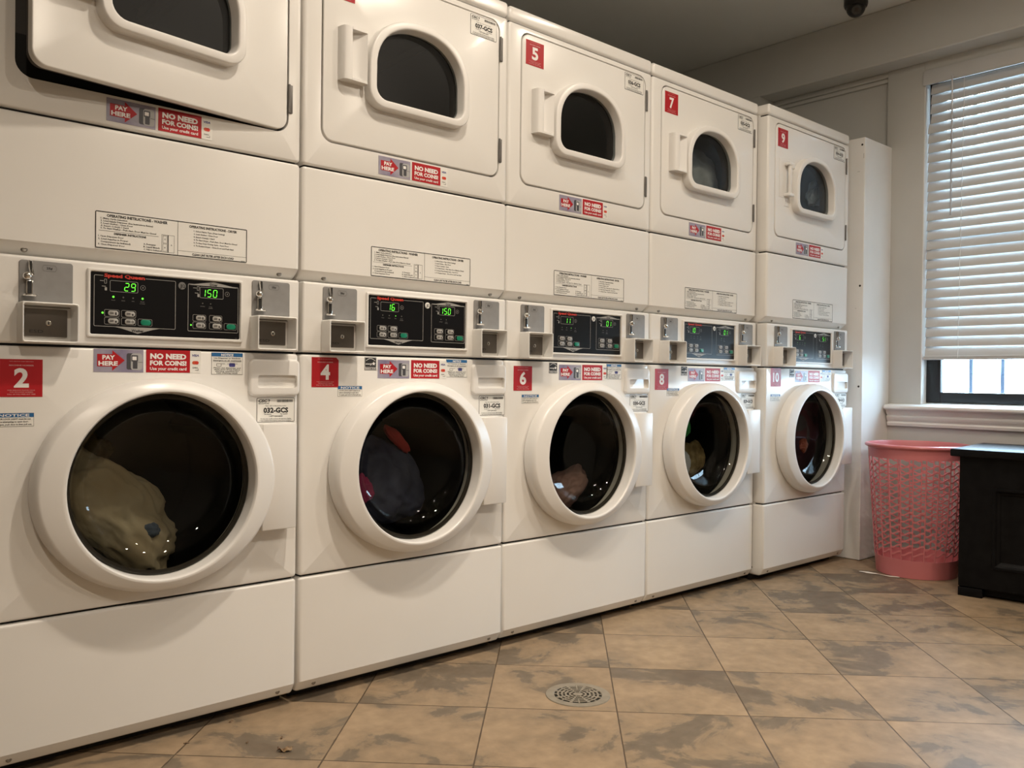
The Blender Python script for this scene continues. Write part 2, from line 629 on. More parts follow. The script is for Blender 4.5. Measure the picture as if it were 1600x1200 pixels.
# sill with nosing and moulding below
prof = [(3.80, 0.626), (3.782, 0.628), (3.778, 0.640), (3.786, 0.648), (3.776, 0.656), (3.772, 0.670), (3.780, 0.678),
        (3.768, 0.688), (3.762, 0.702), (3.750, 0.704), (3.743, 0.709), (3.741, 0.716), (3.744, 0.723), (3.752, 0.727), (3.90, 0.742), (3.90, 0.626)]
b = B().mat('trim')
b.loft([[(x, y, z) for x, z in prof] for y in (-0.088, -2.2)], True, True)
struct('trim_3', b.mesh('window_sill', 40))
# boxed white board in the corner beside the last machine
b = B().mat('trim')
b.box(3.535, 3.812, -0.08, 0.60, 0.002, 1.977, bev=0.003)
b.mat('ink')
for y, z, r in ((-0.066, 1.943, 0.005), (-0.064, 1.285, 0.005), (-0.064, 0.814, 0.005)):
    b.lathe([(r, -0.0006)], (3.535, y, z), 'x', 12, True, False)
b.mat('wall')
for y, z, w, h in ((-0.074, 1.89, 0.004, 0.022), (-0.05, 1.82, 0.012, 0.003), (-0.045, 1.18, 0.004, 0.004)):
    b.box(3.5343, 3.536, y - w / 2, y + w / 2, z - h / 2, z + h / 2)
struct('trim_4', b.mesh('corner_boxing', 0))

# ------------------------------------------------------------------ window
b = B().mat('sash')
SX0, SX1 = 3.865, 3.90
b.box(SX0, SX1, WY1 - 0.066, WY1, 0.742, 2.30, bev=0.003)
b.box(SX0, SX1, WY0, WY0 + 0.066, 0.742, 2.30, bev=0.003)
b.box(SX0, SX1, WY0 + 0.066, WY1 - 0.066, 0.742, 0.791, bev=0.003)
b.box(SX0, SX1, WY0 + 0.066, WY1 - 0.066, 2.25, 2.30, bev=0.003)
b.box(SX0 + 0.005, SX1, WY0 + 0.066, WY1 - 0.066, 1.50, 1.54, bev=0.003)
win = struct('window_1', b.mesh('window_sash'))
link('glass', boxes('pane', (3.882, 3.885, WY0 + 0.06, WY1 - 0.06, 0.785, 2.26)).mesh('pane', 0), win)
gr = empty('window_guard', 'blue-gray guard bars outside the window, seen below the blind', 'window guard', (4.06, -0.85, 0.742))
rail_me = boxes('bar', (-0.012, 0.012, -0.62, 0.62, -0.015, 0.015)).mesh('guard_rail', 0)
for z in (-0.005, 1.515):
    link('rail', rail_me, gr, (0, 0, z))
barm = None
for y in (-0.367, -0.507, -0.647, -0.787, -0.927, -1.067, -1.207):
    if barm is None:
        b = B().mat('bar')
        b.box(-0.008, 0.008, -0.008, 0.008, 0.01, 1.50)
        barm = b.mesh('guard_bar', 0)
    link('bar', barm, gr, (0, y + 0.85, 0))

# ------------------------------------------------------------------ blind
bl = empty('window_blind', 'white horizontal slat blind hanging in the window, lowered almost to the sill', 'blind', (3.838, -0.85, 2.3))
bl0 = (3.838, -0.85, 2.3)
BY0, BY1 = WY0 + 0.02 + 0.85, -0.2405 + 0.85
b = B().mat('slat')
b.box(-0.042, -0.030, BY0 - 0.015, BY1 + 0.012, -0.062, 0.006, bev=0.003)
link('valance', b.mesh('valance'), bl)
b = B().mat('slat')
b.box(-0.026, 0.024, BY0, BY1, -0.045, 0.0)
link('headrail', b.mesh('headrail', 0), bl)
b = B().mat('slat')
seg = []
TILT = math.radians(75)
for t in (-1, -0.5, 0, 0.5, 1):
    w = 0.025 * t
    crown = 0.0022 * (1 - t * t)
    # room edge (t = -1) hangs down
    seg.append((w * math.cos(TILT) - crown * math.sin(TILT), w * math.sin(TILT) + crown * math.cos(TILT)))
th = 0.0014
low = [(x + th * math.sin(TILT), z - th * math.cos(TILT)) for x, z in seg][::-1]
b.loft([[(x, y, z) for x, z in seg + low] for y in (BY0, BY1)], True, True)
slat_me = b.mesh('slat', 50)
NS = 28
zt, zbm = 2.222 - 2.3, 0.985 - 2.3
for k in range(NS):
    o = link('slat', slat_me, bl, (0, random.uniform(-0.0015, 0.0015), zt + (zbm - zt) * k / (NS - 1)))
    if k in (0, 1, 2, 3):
        o.location.y -= 0.011
b = B().mat('slat')
b.box(-0.026, 0.024, BY0, BY1, 0.944 - 2.3, 0.9525 - 2.3, bev=0.002)
b.box(-0.024, 0.022, BY0, BY1, 0.953 - 2.3, 0.962 - 2.3, bev=0.002)
link('bottom_rail', b.mesh('bottom_rail'), bl)
b = B().mat('wand')
b.tube([(-0.048, -0.364 + 0.85, -0.05), (-0.045, -0.364 + 0.85, -0.30), (-0.043, -0.363 + 0.85, -0.69)], 0.0042, 8)
link('tilt_wand', b.mesh('tilt_wand'), bl)
for y in (-0.41, -0.85, -1.30):
    b = B().mat('cord')
    for dx in (-0.030, 0.026):
        b.tube([(dx, y + 0.85 + 0.012 * (t / 24.0) + 0.0012 * math.sin(t * 2.1), -0.05 - 1.30 * t / 24.0) for t in range(25)], 0.0013, 6)
    link('ladder_cord', b.mesh('ladder_cord'), bl)

# ------------------------------------------------------------------ recessed downlights, back left and right added as fill
b = B().mat('trim')
b.lathe([(0.085, 0.0), (0.085, -0.006), (0.070, -0.012), (0.066, -0.012), (0.066, 0.0)], (0, 0, 0), 'z', 32, False, False)
ring_me = b.mesh('trim_ring')
b = B().mat('lamp')
b.lathe([(0.0655, -0.006), (0.0655, -0.004)], (0, 0, 0), 'z', 24)
face_me = b.mesh('lamp_face')
for (lx, ly), lab in zip(LAMPS, ('round ceiling downlight in front of the first two machines',
                                 'round ceiling downlight in front of the third machine',
                                 'round ceiling downlight in front of the fourth machine',
                                 'round ceiling downlight added unseen as fill behind the camera on the left',
                                 'round ceiling downlight behind the camera in the middle',
                                 'round ceiling downlight added unseen as fill behind the camera on the right')):
    e = empty('ceiling_downlight', lab, 'ceiling light', (lx, ly, CEIL), 0, 'round ceiling downlights')
    link('trim_ring', ring_me, e)
    link('lamp_face', face_me, e)

# ------------------------------------------------------------------ stacked washer-dryers
W = 0.694
X0, X1 = 0.003, 0.690
CXD, CZD = 0.347, 0.588
cache = {}


def part(name, key, fn, parent, loc=None, rot=None, **kw):
    if key not in cache:
        b = B()
        fn(b)
        cache[key] = b.mesh(key, **kw)
    return link(name, cache[key], parent, loc, rot)


def p_cabinet(b):
    b.mat('enamel')
    for x0, x1 in ((0.006, 0.012), (0.681, 0.687)):
        b.box(x0, x1, 0.044, 0.70, 0.06, 1.975)
        b.box(x0, x1, 0.06, 0.70, 0.03, 0.06)
    b.box(0.012, 0.681, 0.694, 0.70, 0.03, 1.975)
    b.mat('gap')
    b.box(0.012, 0.681, 0.068, 0.078, 0.0, 0.05)          # toe kick, near-black for the shade under the machine
    b.box(0.012, 0.681, 0.04, 0.69, 0.045, 0.055)
    b.box(0.012, 0.681, 0.012, 0.30, 0.318, 0.330)      # shadow seams
    b.box(0.012, 0.681, 0.012, 0.30, 0.888, 0.896)
    b.box(0.012, 0.681, 0.012, 0.30, 1.366, 1.372)
    b.box(0.012, 0.681, 0.012, 0.69, 1.930, 1.938)
    for x in (0.03, 0.64):
        b.box(x, x + 0.03, 0.13, 0.16, 0.0, 0.046)
        b.box(x, x + 0.03, 0.60, 0.63, 0.0, 0.046)


def screw(b, x, z, y, r=0.006):
    b.mat('screw')
    b.lathe([(r, 0.002), (r, -0.0008), (r * 0.6, -0.002), (0.0015, -0.0012)], (x, y, z), 'y', 14, False, True)


def p_kick(b):
    b.mat('enamel')
    panel(b, X0, X1, 0.0265, 0.3215, 0.0, 0.05, 0.011, 0.006, 0.009)
    fold(b, 0.056, 0.6)
    for x in (0.052, 0.645):
        screw(b, x, 0.043, 0.0085)


def p_front(b):
    b.mat('enamel')
    panel(b, X0, X1, 0.3265, 0.8895, 0.0, 0.05, 0.011, 0.005, 0.009, hole=circ(CXD, CZD, 0.222, 0.215), hole_depth=0.03)


def p_console(b):
    b.mat('console')
    panel(b, X0 + 0.003, X1 - 0.001, 0.8945, 1.0745, -0.002, 0.05, 0.005, 0.006, 0.006, corner=0.004)


def p_upper(b):
    b.mat('enamel')
    panel(b, X0, X1, 1.077, 1.3665, 0.0, 0.05, 0.011, 0.006, 0.009)
    fold(b, 1.1035, 1.3)
    for x in (0.075, 0.643):
        screw(b, x, 1.089, 0.0175, 0.0065)


DX0, DX1, DZ0, DZ1 = 0.052, 0.656, 1.4385, 1.9145


def p_dfront(b):
    b.mat('enamel')
    panel(b, X0, X1, 1.3715, 1.932, 0.0, 0.05, 0.011, 0.005, 0.009, hole=rr(DX0, DX1, DZ0, DZ1, 0.034, 8), hole_depth=0.045)


def p_cap(b):
    b.mat('enamel')
    panel(b, X0, X1, 1.9365, 1.981, -0.001, 0.70, 0.011, 0.009, 0.010, corner=0.012)


def p_drum(b):
    b.mat('gap')
    b.lathe([(0.2215, 0.012), (0.232, 0.03), (0.232, 0.05)], (CXD, 0, CZD), 'y', 48, False, False)
    b.mat('steel')
    b.lathe([(0.225, 0.05), (0.25, 0.06), (0.25, 0.42), (0.24, 0.44), (0.05, 0.46)], (CXD, 0, CZD), 'y', 48, False, True)
    for k in range(3):                                  # lifters
        a = 2 * PI * k / 3 + 0.5
        c, s = math.cos(a), math.sin(a)
        lp = []
        for y in (0.08, 0.42):
            lp.append([(CXD + c * r - s * t, y, CZD + s * r + c * t) for r, t in ((0.252, -0.04), (0.252, 0.04), (0.205, 0.014), (0.205, -0.014))])
        b.loft(lp, True, True)


def p_wdoor(b):
    b.mat('plastic')
    n = 96
    prof = [(0.258, 0.229, 0.002), (0.2625, 0.2335, -0.003), (0.266, 0.2365, -0.006), (0.2665, 0.237, -0.024), (0.2655, 0.236, -0.034), (0.2620, 0.2330, -0.042),
            (0.2570, 0.2295, -0.0475), (0.2545, 0.2280, -0.0490), (0.2520, 0.2268, -0.0499), (0.2160, 0.2142, -0.0602), (0.2125, 0.2115, -0.0610), (0.2090, 0.2085, -0.0607),
            (0.2060, 0.2060, -0.0580), (0.2048, 0.2048, -0.053), (0.2030, 0.2030, -0.018), (0.2030, 0.2030, 0.010)]
    b.loft([[(x, y, z) for x, z in circ(CXD - 0.001, CZD, rx, rz, n)] for rx, rz, y in prof])


def p_wglass(b):
    b.mat('wglass')
    prof = [(0.2028, -0.022), (0.198, -0.026), (0.190, -0.024), (0.184, -0.012), (0.176, 0.006), (0.160, 0.024), (0.135, 0.036), (0.09, 0.043), (0.03, 0.045)]
    b.lathe(prof, (CXD, 0, CZD), 'y', 72, False, True)


def p_wseal(b):
    b.mat('liner')
    b.lathe([(0.2026, -0.0205), (0.192, -0.0195), (0.192, -0.015), (0.2026, -0.012)], (CXD, 0, CZD), 'y', 72, False, False)


def p_hcover(b):
    b.mat('plastic')
    b.box(0.575, 0.664, -0.045, 0.001, 0.460, 0.7175, bev=0.003)


def p_drawer(b):
    b.mat('plastic')
    panel(b, 0.556, 0.6895, 0.784, 0.875, -0.010, 0.0, 0.006, 0.006, 0.006, corner=0.014,
          hole=rr(0.577, 0.681, 0.804, 0.8355, 0.006, 5), hole_depth=0.012)
    b.loft([[(x, y, z) for x, z in rr(0.577, 0.681, 0.804, 0.8355, 0.006, 5)] if y < 0.01 else
            [(x, y, z) for x, z in rr(0.580, 0.678, 0.8055, 0.8352, 0.005, 5)] for y in (0.002, 0.034)], False, True)


def p_bezel(b):
    b.mat('console')
    q = [(0.1905, 0.5375, 0.9125, 1.0605, -0.001), (0.1905, 0.5375, 0.9125, 1.0605, -0.0065), (0.1925, 0.5355, 0.9145, 1.0585, -0.0085),
         (0.1955, 0.5325, 0.9178, 1.0555, -0.0085), (0.1975, 0.5305, 0.9198, 1.0535, -0.0035)]
    b.loft([[(x, y, z) for x, z in rr(a, c, d, e, 0.003, 3)] for a, c, d, e, y in q])


def p_cpanel(b):
    Y = -0.0038
    b.mat('black').plate(0.197, 0.531, 0.919, 1.054, Y)
    y = Y - 0.0004
    b.mat('line')
    b.frame(0.204, 0.3785, 0.9365, 1.0470, y, 0.0011, 0.003)
    b.frame(0.4065, 0.5275, 0.9345, 1.0440, y, 0.0011, 0.003)
    b.frame(0.2365, 0.2955, 1.0130, 1.0375, y, 0.0008, 0.003)
    b.frame(0.434, 0.4905, 1.0130, 1.0385, y, 0.0008, 0.003)
    for x, z in ((0.306, 1.026), (0.500, 1.026)):
        b.frame(x - 0.0055, x + 0.0055, z - 0.0055, z + 0.0055, y, 0.0006, 0.0054)
        b.plate(x - 0.0008, x + 0.0008, z - 0.0015, z + 0.0015, y)
    # banners
    b.poly([(0.2475, y - 0.0002, 0.9365), (0.342, y - 0.0002, 0.9365), (0.328, y - 0.0002, 0.9335), (0.295, y - 0.0002, 0.9235), (0.262, y - 0.0002, 0.9335)])
    b.poly([(0.407, y - 0.0002, 1.0415), (0.467, y - 0.0002, 1.0520), (0.527, y - 0.0002, 1.0415)])
    # small pictograms left of the displays: arrow and dispenser
    for x, s in ((0.216, 1.0), (0.4185, 0.9)):
        b.strip(x, 1.035, x + 0.008, 1.035, y, 0.0012)
        b.frame(x + 0.009, x + 0.014, 1.0295, 1.0395, y, 0.0008, 0.001)
        b.strip(x + 0.004, 1.0235, x + 0.012, 1.0235, y, 0.0012)
        b.plate(x + 0.010, x + 0.0145, 1.0145, 1.0215, y, 0.001)
    b.mat('redtext')
    b.plate(0.2235, 0.3105, 1.0445, 1.0495, y - 0.0002)
    b.mat('black').plate(0.2225, 0.3115, 1.0430, 1.0525, y - 0.0003)
    b.mat('redtext').text('Speed Queen', 0.2245, 1.0438, 0.0078, y - 0.0006, 0.0855, 0.03)
    b.mat('ink')
    b.text('Washer', 0.295, 0.9272, 0.0058, y - 0.0005, 0.0265, 0.02, 'C')
    b.text('Dryer', 0.467, 1.0425, 0.0056, y - 0.0005, 0.0185, 0.02, 'C')
    # captions under the indicator lamps
    b.mat('inkgray')
    for x, s in ((0.2435, 'WASH'), (0.2645, 'RINSE'), (0.285, 'SPIN'), (0.305, 'DOOR')):
        b.text(s, x, 0.9935, 0.0021, y, None, 0.0, 'C')
    b.text('LOCKED', 0.305, 0.9895, 0.0021, y, None, 0.0, 'C')
    b.text('DRYING', 0.441, 0.9925, 0.0021, y, None, 0.0, 'C')
    b.text('COOL', 0.460, 0.9925, 0.0021, y, None, 0.0, 'C')
    b.text('DOWN', 0.460, 0.9890, 0.0021, y, None, 0.0, 'C')
    b.text('803027', 0.523, 0.9215, 0.0016, y, None, 0.0, 'C')
    b.mat('ledoff')
    for x in (0.2435, 0.2645, 0.285, 0.305):
        b.plate(x - 0.0017, x + 0.0017, 1.000, 1.0034, y, 0.0016)
    for x in (0.441, 0.460):
        b.plate(x - 0.0015, x + 0.0015, 0.999, 1.002, y, 0.0014)
    # frames round the buttons
    b.mat('line')
    for x, z in ((0.241, 0.966), (0.276, 0.966), (0.241, 0.949), (0.276, 0.949), (0.311, 0.949)):
        b.frame(x - 0.0155, x + 0.0155, z - 0.0078, z + 0.0078, y, 0.0007, 0.003)
    for x, z in ((0.4335, 0.966), (0.4725, 0.966), (0.4335, 0.949), (0.4725, 0.949), (0.508, 0.949)):
        b.frame(x - 0.0155, x + 0.0155, z - 0.0078, z + 0.0078, y, 0.0007, 0.003)


def p_badge(key):
    def fn(b):
        b.mat(key).lathe([(0.0085, 0.0), (0.0085, -0.0012)], (0.3925, -0.0042, 1.0375), 'y', 24, False, True)
        b.mat('ink')
        b.text('J', 0.3895, 1.0335, 0.0075, -0.0056, 0.004, 0.03, 'C')
        b.frame(0.3925, 0.3985, 1.0335, 1.0405, -0.0056, 0.0012, 0.002)
        b.strip(0.3965, 1.0355, 0.3995, 1.0325, -0.0057, 0.0012)
    return fn


def p_button(key, sym):
    def fn(b):
        b.mat(key)
        w, h = (0.0105, 0.0056) if key == 'button' else (0.0110, 0.0062)
        loops = []
        for s, y in ((1.0, 0.0), (1.0, -0.0014), (0.9, -0.002)):
            loops.append([(x, y, z) for x, z in rr(-w * s, w * s, -h * s, h * s, h * s * 0.85, 6)])
        b.loft(loops, False, True)
        if sym:
            b.mat('ink')
            for z in (0.0018, 0.0, -0.0018):
                b.strip(-0.0075, z, 0.0005, z, -0.0022, 0.0009)
            if sym == 1:
                b.plate(0.0040, 0.0062, -0.0018, 0.0030, -0.0022, 0.0009)
                b.plate(0.0033, 0.0069, -0.0034, 0.0000, -0.0023, 0.0017)
            elif sym == 2:
                b.plate(0.0033, 0.0073, -0.0034, 0.0006, -0.0022, 0.0019)
            else:
                b.frame(0.0033, 0.0073, -0.0024, 0.0024, -0.0022, 0.0009, 0.001)
    return fn


SEG7 = {'0': 'abcdef', '1': 'bc', '2': 'abged', '3': 'abgcd', '4': 'fgbc', '5': 'afgcd', '6': 'afgedc', '7': 'abc', '8': 'abcdefg', '9': 'abcdfg'}


def p_digits(s, x_right, z0, h=0.0165, pitch=0.0138):
    def fn(b):
        b.mat('led')
        y = -0.0050
        w, t = 0.0082, 0.0014
        for i, ch in enumerate(s):
            x0 = x_right - pitch * (len(s) - i - 1) - w
            sl = lambda z: (z - z0) * 0.09
            for c in SEG7[ch]:
                g = 0.0009
                seg_ = {'a': (x0 + g, z0 + h, x0 + w - g, z0 + h), 'd': (x0 + g, z0, x0 + w - g, z0), 'g': (x0 + g, z0 + h / 2, x0 + w - g, z0 + h / 2),
                        'f': (x0, z0 + h / 2 + g, x0, z0 + h - g), 'b': (x0 + w, z0 + h / 2 + g, x0 + w, z0 + h - g),
                        'e': (x0, z0 + g, x0, z0 + h / 2 - g), 'c': (x0 + w, z0 + g, x0 + w, z0 + h / 2 - g)}[c]
                a = seg_
                b.strip(a[0] + sl(a[1]), a[1], a[2] + sl(a[3]), a[3], y, t)
    return fn


def p_leds(pts):
    def fn(b):
        b.mat('led')
        for x, z, r in pts:
            b.plate(x - r, x + r, z - r, z + r, -0.0052, r * 0.98)
    return fn


def p_cplate(x0, x1):
    def fn(b):
        b.mat('gray')
        panel(b, x0, x1, 0.970, 1.0655, -0.0045, -0.001, 0.001, 0.001, 0.001, corner=0.006)
        y = -0.0049
        b.mat('ink')
        cx, cz = x0 + 0.056, 1.0515
        hexa = [(cx - 0.014, cz), (cx - 0.011, cz + 0.006), (cx + 0.011, cz + 0.006), (cx + 0.014, cz), (cx + 0.011, cz - 0.006), (cx - 0.011, cz - 0.006)]
        b.mat('inkgray')
        for i in range(6):
            p, q = hexa[i], hexa[(i + 1) % 6]
            b.strip(p[0], p[1], q[0], q[1], y, 0.0008)
        b.mat('ink').text('25\u00a2', cx, cz - 0.0022, 0.0045, y, 0.0115, 0.02, 'C')
    return fn


def p_coinmech(x0):
    def fn(b):
        b.mat('chrome')
        # curved coin guide
        b.tube([(x0 + 0.0195, -0.008, 1.063), (x0 + 0.020, -0.010, 1.050), (x0 + 0.0225, -0.011, 1.038), (x0 + 0.0235, -0.011, 1.0335)], 0.0042, 10)
        b.tube([(x0 + 0.0235, -0.011, 1.0355), (x0 + 0.018, -0.014, 1.0345), (x0 + 0.013, -0.016, 1.033)], 0.0034, 10)
        n, m_ = 14, 8
        loops = []
        for i in range(m_ + 1):
            a = -PI / 2 + PI * i / m_
            rr_ = max(0.0088 * math.cos(a), 0.0004)
            loops.append([(x0 + 0.0125 + rr_ * math.cos(2 * PI * k / n), -0.017 + rr_ * math.sin(2 * PI * k / n), 1.0315 + 0.0088 * math.sin(a)) for k in range(n)])
        b.loft(loops, True, True)
        b.box(x0 + 0.0115, x0 + 0.0245, -0.0095, -0.0045, 0.992, 1.024, bev=0.001)
        b.lathe([(0.0125, 0.0), (0.014, 0.002), (0.0125, 0.0045), (0.006, 0.006)], (x0 + 0.018, -0.012, 0.9905), 'z', 20)
        b.mat('ink')
        b.box(x0 + 0.0185, x0 + 0.0215, -0.0145, -0.009, 1.040, 1.0625)
        b.box(x0 + 0.0140, x0 + 0.0220, -0.0103, -0.009, 0.9965, 1.022)
    return fn


def p_coinbox(x0, x1):
    def fn(b):
        b.mat('console')
        z0, z1 = 0.8955, 0.9785
        loops = [[(x, -0.001, z) for x, z in rr(x0, x1, z0, z1, 0.004, 4)]]
        for d, y in ((0, -0.042), (0.0008, -0.0445), (0.0022, -0.0455), (0.0036, -0.0445), (0.0042, -0.042), (0.0055, -0.008), (0.006, -0.0035)):
            loops.append([(x, y, z) for x, z in rr(x0 + d, x1 - d, z0 + d, z1 - d, 0.004, 4)])
        b.loft(loops, False, True)
    return fn


def p_lock(x0, x1):
    def fn(b):
        b.mat('lock')
        xa, xb_, za, zb_ = x0 + 0.012, x1 - 0.014, 0.909, 0.9665
        panel(b, xa, xb_, za, zb_, -0.010, -0.0036, 0.001, 0.001, 0.001, corner=0.002)
        cx, cz = (xa + xb_) / 2 + 0.004, 0.9375
        b.mat('chrome').lathe([(0.0058, 0.0), (0.0055, -0.0016), (0.0042, -0.002)], (cx, -0.0101, cz), 'y', 20, False, True)
        b.mat('lockdark').plate(cx - 0.0014, cx + 0.0014, cz - 0.0034, cz + 0.0026, -0.0126, 0.001)
        b.text('ESD', xa + 0.022, 0.917, 0.006, -0.0104, 0.026, 0.0, 'C')
    return fn


# --- stickers and labels
def thin(b, key, x0, x1, z0, z1, y, t=0.0007, rad=0.0):
    b.mat(key)
    o = rr(x0, x1, z0, z1, rad, 4)
    b.loft([[(x, y, z) for x, z in o], [(x, y - t, z) for x, z in o]], False, True)


def p_number(num, x0, z0, w, h, y=0.0):
    def fn(b):
        b.mat('red')
        c = 0.007 if num == '4' else 0.0
        o = [(x0, z0), (x0 + w, z0), (x0 + w, z0 + h - c), (x0 + w - c, z0 + h), (x0, z0 + h)] if c else rr(x0, x0 + w, z0, z0 + h, 0.0)
        b.loft([[(x, y, z) for x, z in o], [(x, y - 0.0007, z) for x, z in o]], False, True)
        yy = y - 0.0010
        cx = x0 + w / 2
        b.mat('white')
        b.text(num, cx, z0 + h * 0.27, h * 0.50, yy, w * (0.35 if len(num) == 1 else 0.58), 0.022, 'C', 0, 4)
        b.mat('pinktext')
        b.text('MACHINE NUMBER', cx, z0 + h * 0.82, h * 0.035, yy, w * 0.58, 0.02, 'C')
        b.text('FOR SERVICE AND REFUNDS', cx, z0 + h * 0.93, h * 0.02, yy, w * 0.56, 0.0, 'C')
        b.text('FOR SERVICE PLEASE HAVE', cx, z0 + h * 0.165, h * 0.024, yy, w * 0.64, 0.0, 'C')
        b.text('THIS MACHINE NUMBER', cx, z0 + h * 0.115, h * 0.024, yy, w * 0.55, 0.0, 'C')
        b.text('CALL US TOLL FREE ANY TIME', cx, z0 + h * 0.055, h * 0.03, yy, w * 0.66, 0.01, 'C')
    return fn


def p_pay(x0, z0, faded=False):
    """PAY HERE / NO NEED FOR COINS! strip, 0.232 x 0.052"""
    def fn(b):
        y = 0.0
        thin(b, 'violet', x0, x0 + 0.104, z0, z0 + 0.050, y)
        yy = y - 0.0010
        b.mat('red')
        ar = [(0.007, 0.012), (0.038, 0.012), (0.038, 0.003), (0.064, 0.026), (0.038, 0.0475), (0.038, 0.039), (0.007, 0.039)]
        b.poly([(x0 + a, yy, z0 + c) for a, c in ar])
        b.mat('white')
        b.text('PAY', x0 + 0.0305, z0 + 0.0275, 0.0095, yy - 0.0003, 0.026, 0.03, 'C')
        b.text('HERE', x0 + 0.0295, z0 + 0.0145, 0.0095, yy - 0.0003, 0.040, 0.03, 'C')
        # picture of the card reader
        b.mat('readerdark').plate(x0 + 0.068, x0 + 0.083, z0 + 0.006, z0 + 0.042, yy, 0.004)
        b.mat('reader').plate(x0 + 0.077, x0 + 0.101, z0 + 0.005, z0 + 0.042, yy - 0.0001, 0.006)
        b.mat('readerdark').plate(x0 + 0.078, x0 + 0.092, z0 + 0.024, z0 + 0.038, yy - 0.0003, 0.001)
        b.mat('white').plate(x0 + 0.080, x0 + 0.089, z0 + 0.027, z0 + 0.035, yy - 0.0005)
        b.mat('readerdark').plate(x0 + 0.081, x0 + 0.091, z0 + 0.008, z0 + 0.024, yy - 0.0003, 0.001)
        b.strip(x0 + 0.092, z0 + 0.0225, x0 + 0.102, z0 + 0.0225, yy - 0.0003, 0.0009)
        thin(b, 'red', x0 + 0.110, x0 + 0.2085, z0 + 0.0005, z0 + 0.0515, y)
        b.mat('white')
        cx = x0 + 0.1592
        b.text('NO NEED', cx, z0 + 0.0315, 0.0120, yy, 0.081, 0.04, 'C')
        b.text('FOR COINS!', cx, z0 + 0.0170, 0.0105, yy, 0.082, 0.035, 'C')
        b.text('Use your credit card', cx, z0 + 0.0060, 0.0068, yy, 0.082, 0.012, 'C')
        thin(b, 'label', x0 + 0.2085, x0 + 0.234, z0 + 0.0005, z0 + 0.0515, y)
        b.mat('navy').text('VISA', x0 + 0.221, z0 + 0.0385, 0.0050, yy, 0.016, 0.03, 'C', 0.2)
        b.mat('card').plate(x0 + 0.2135, x0 + 0.2245, z0 + 0.020, z0 + 0.028, yy, 0.0039)
        b.mat('redtext').plate(x0 + 0.2190, x0 + 0.2285, z0 + 0.020, z0 + 0.028, yy - 0.0002, 0.0039)
        b.mat('inkgray').text('DISC', x0 + 0.2145, z0 + 0.0110, 0.0030, yy, 0.012, 0.02)
        b.strip(x0 + 0.220, z0 + 0.0065, x0 + 0.228, z0 + 0.0065, yy, 0.001)
        b.strip(x0 + 0.228, z0 + 0.0065, x0 + 0.228, z0 + 0.0105, yy, 0.0009)
    return fn


def p_notice(x0, z0):
    def fn(b):
        w, h = 0.077, 0.0515
        thin(b, 'ink', x0, x0 + w, z0, z0 + h, 0.0, 0.0004)
        thin(b, 'label', x0 + 0.0007, x0 + w - 0.0007, z0 + 0.0007, z0 + h - 0.0007, 0.0, 0.0007)
        y = -0.0010
        b.mat('blue').plate(x0 + 0.0005, x0 + w - 0.0005, z0 + 0.0425, z0 + h - 0.0005, y)
        b.mat('white').text('NOTICE', x0 + w / 2, z0 + 0.0440, 0.0055, y - 0.0003, 0.030, 0.03, 'C')
        b.mat('ink')
        cx = x0 + w / 2
        b.text('Use Dispenser to distribute', cx, z0 + 0.0375, 0.0030, y, 0.066, 0.012, 'C')
        b.text('detergent to all washloads', cx, z0 + 0.0320, 0.0030, y, 0.070, 0.012, 'C')
        b.strip(x0 + 0.004, z0 + 0.0305, x0 + w - 0.004, z0 + 0.0305, y, 0.0005)
        b.frame(x0 + 0.012, x0 + 0.024, z0 + 0.019, z0 + 0.026, y, 0.0009, 0.001)
        b.strip(x0 + 0.024, z0 + 0.0255, x0 + 0.033, z0 + 0.0255, y, 0.0009)
        b.mat('navy').plate(x0 + 0.043, x0 + 0.058, z0 + 0.0185, z0 + 0.0275, y, 0.0025)
        b.mat('ink').strip(x0 + 0.038, z0 + 0.0255, x0 + 0.064, z0 + 0.0255, y - 0.0001, 0.0008)
        for i, (s, ww) in enumerate((('Please use dispenser and', 0.066), ('close door firmly before', 0.064), ('starting machine for', 0.058), ('best washing result', 0.052))):
            b.text(s, cx, z0 + 0.0145 - 0.0040 * i, 0.0027, y, ww, 0.012, 'C')
    return fn


def p_notice2(x0, z0):
    def fn(b):
        w, h = 0.0735, 0.0275
        thin(b, 'ink', x0, x0 + w, z0, z0 + h, 0.0, 0.0004)
        thin(b, 'label', x0 + 0.0006, x0 + w - 0.0006, z0 + 0.0006, z0 + h - 0.0006, 0.0, 0.0007)
        y = -0.0010
        b.mat('blue').plate(x0 + 0.0004, x0 + w - 0.0004, z0 + 0.0190, z0 + h - 0.0004, y)
        b.mat('white').text('NOTICE', x0 + w / 2, z0 + 0.0205, 0.0053, y - 0.0003, 0.056, 0.01, 'C')
        b.mat('ink')
        b.text('DOOR LOCK LIGHT must be out', x0 + 0.0035, z0 + 0.0140, 0.0032, y, 0.064, 0.012)
        b.text('before attempting to open door.', x0 + 0.0035, z0 + 0.0086, 0.0032, y, 0.060, 0.012)
        b.text('To open, push door in then pull out.', x0 + 0.0035, z0 + 0.0030, 0.0032, y, 0.066, 0.012)
    return fn


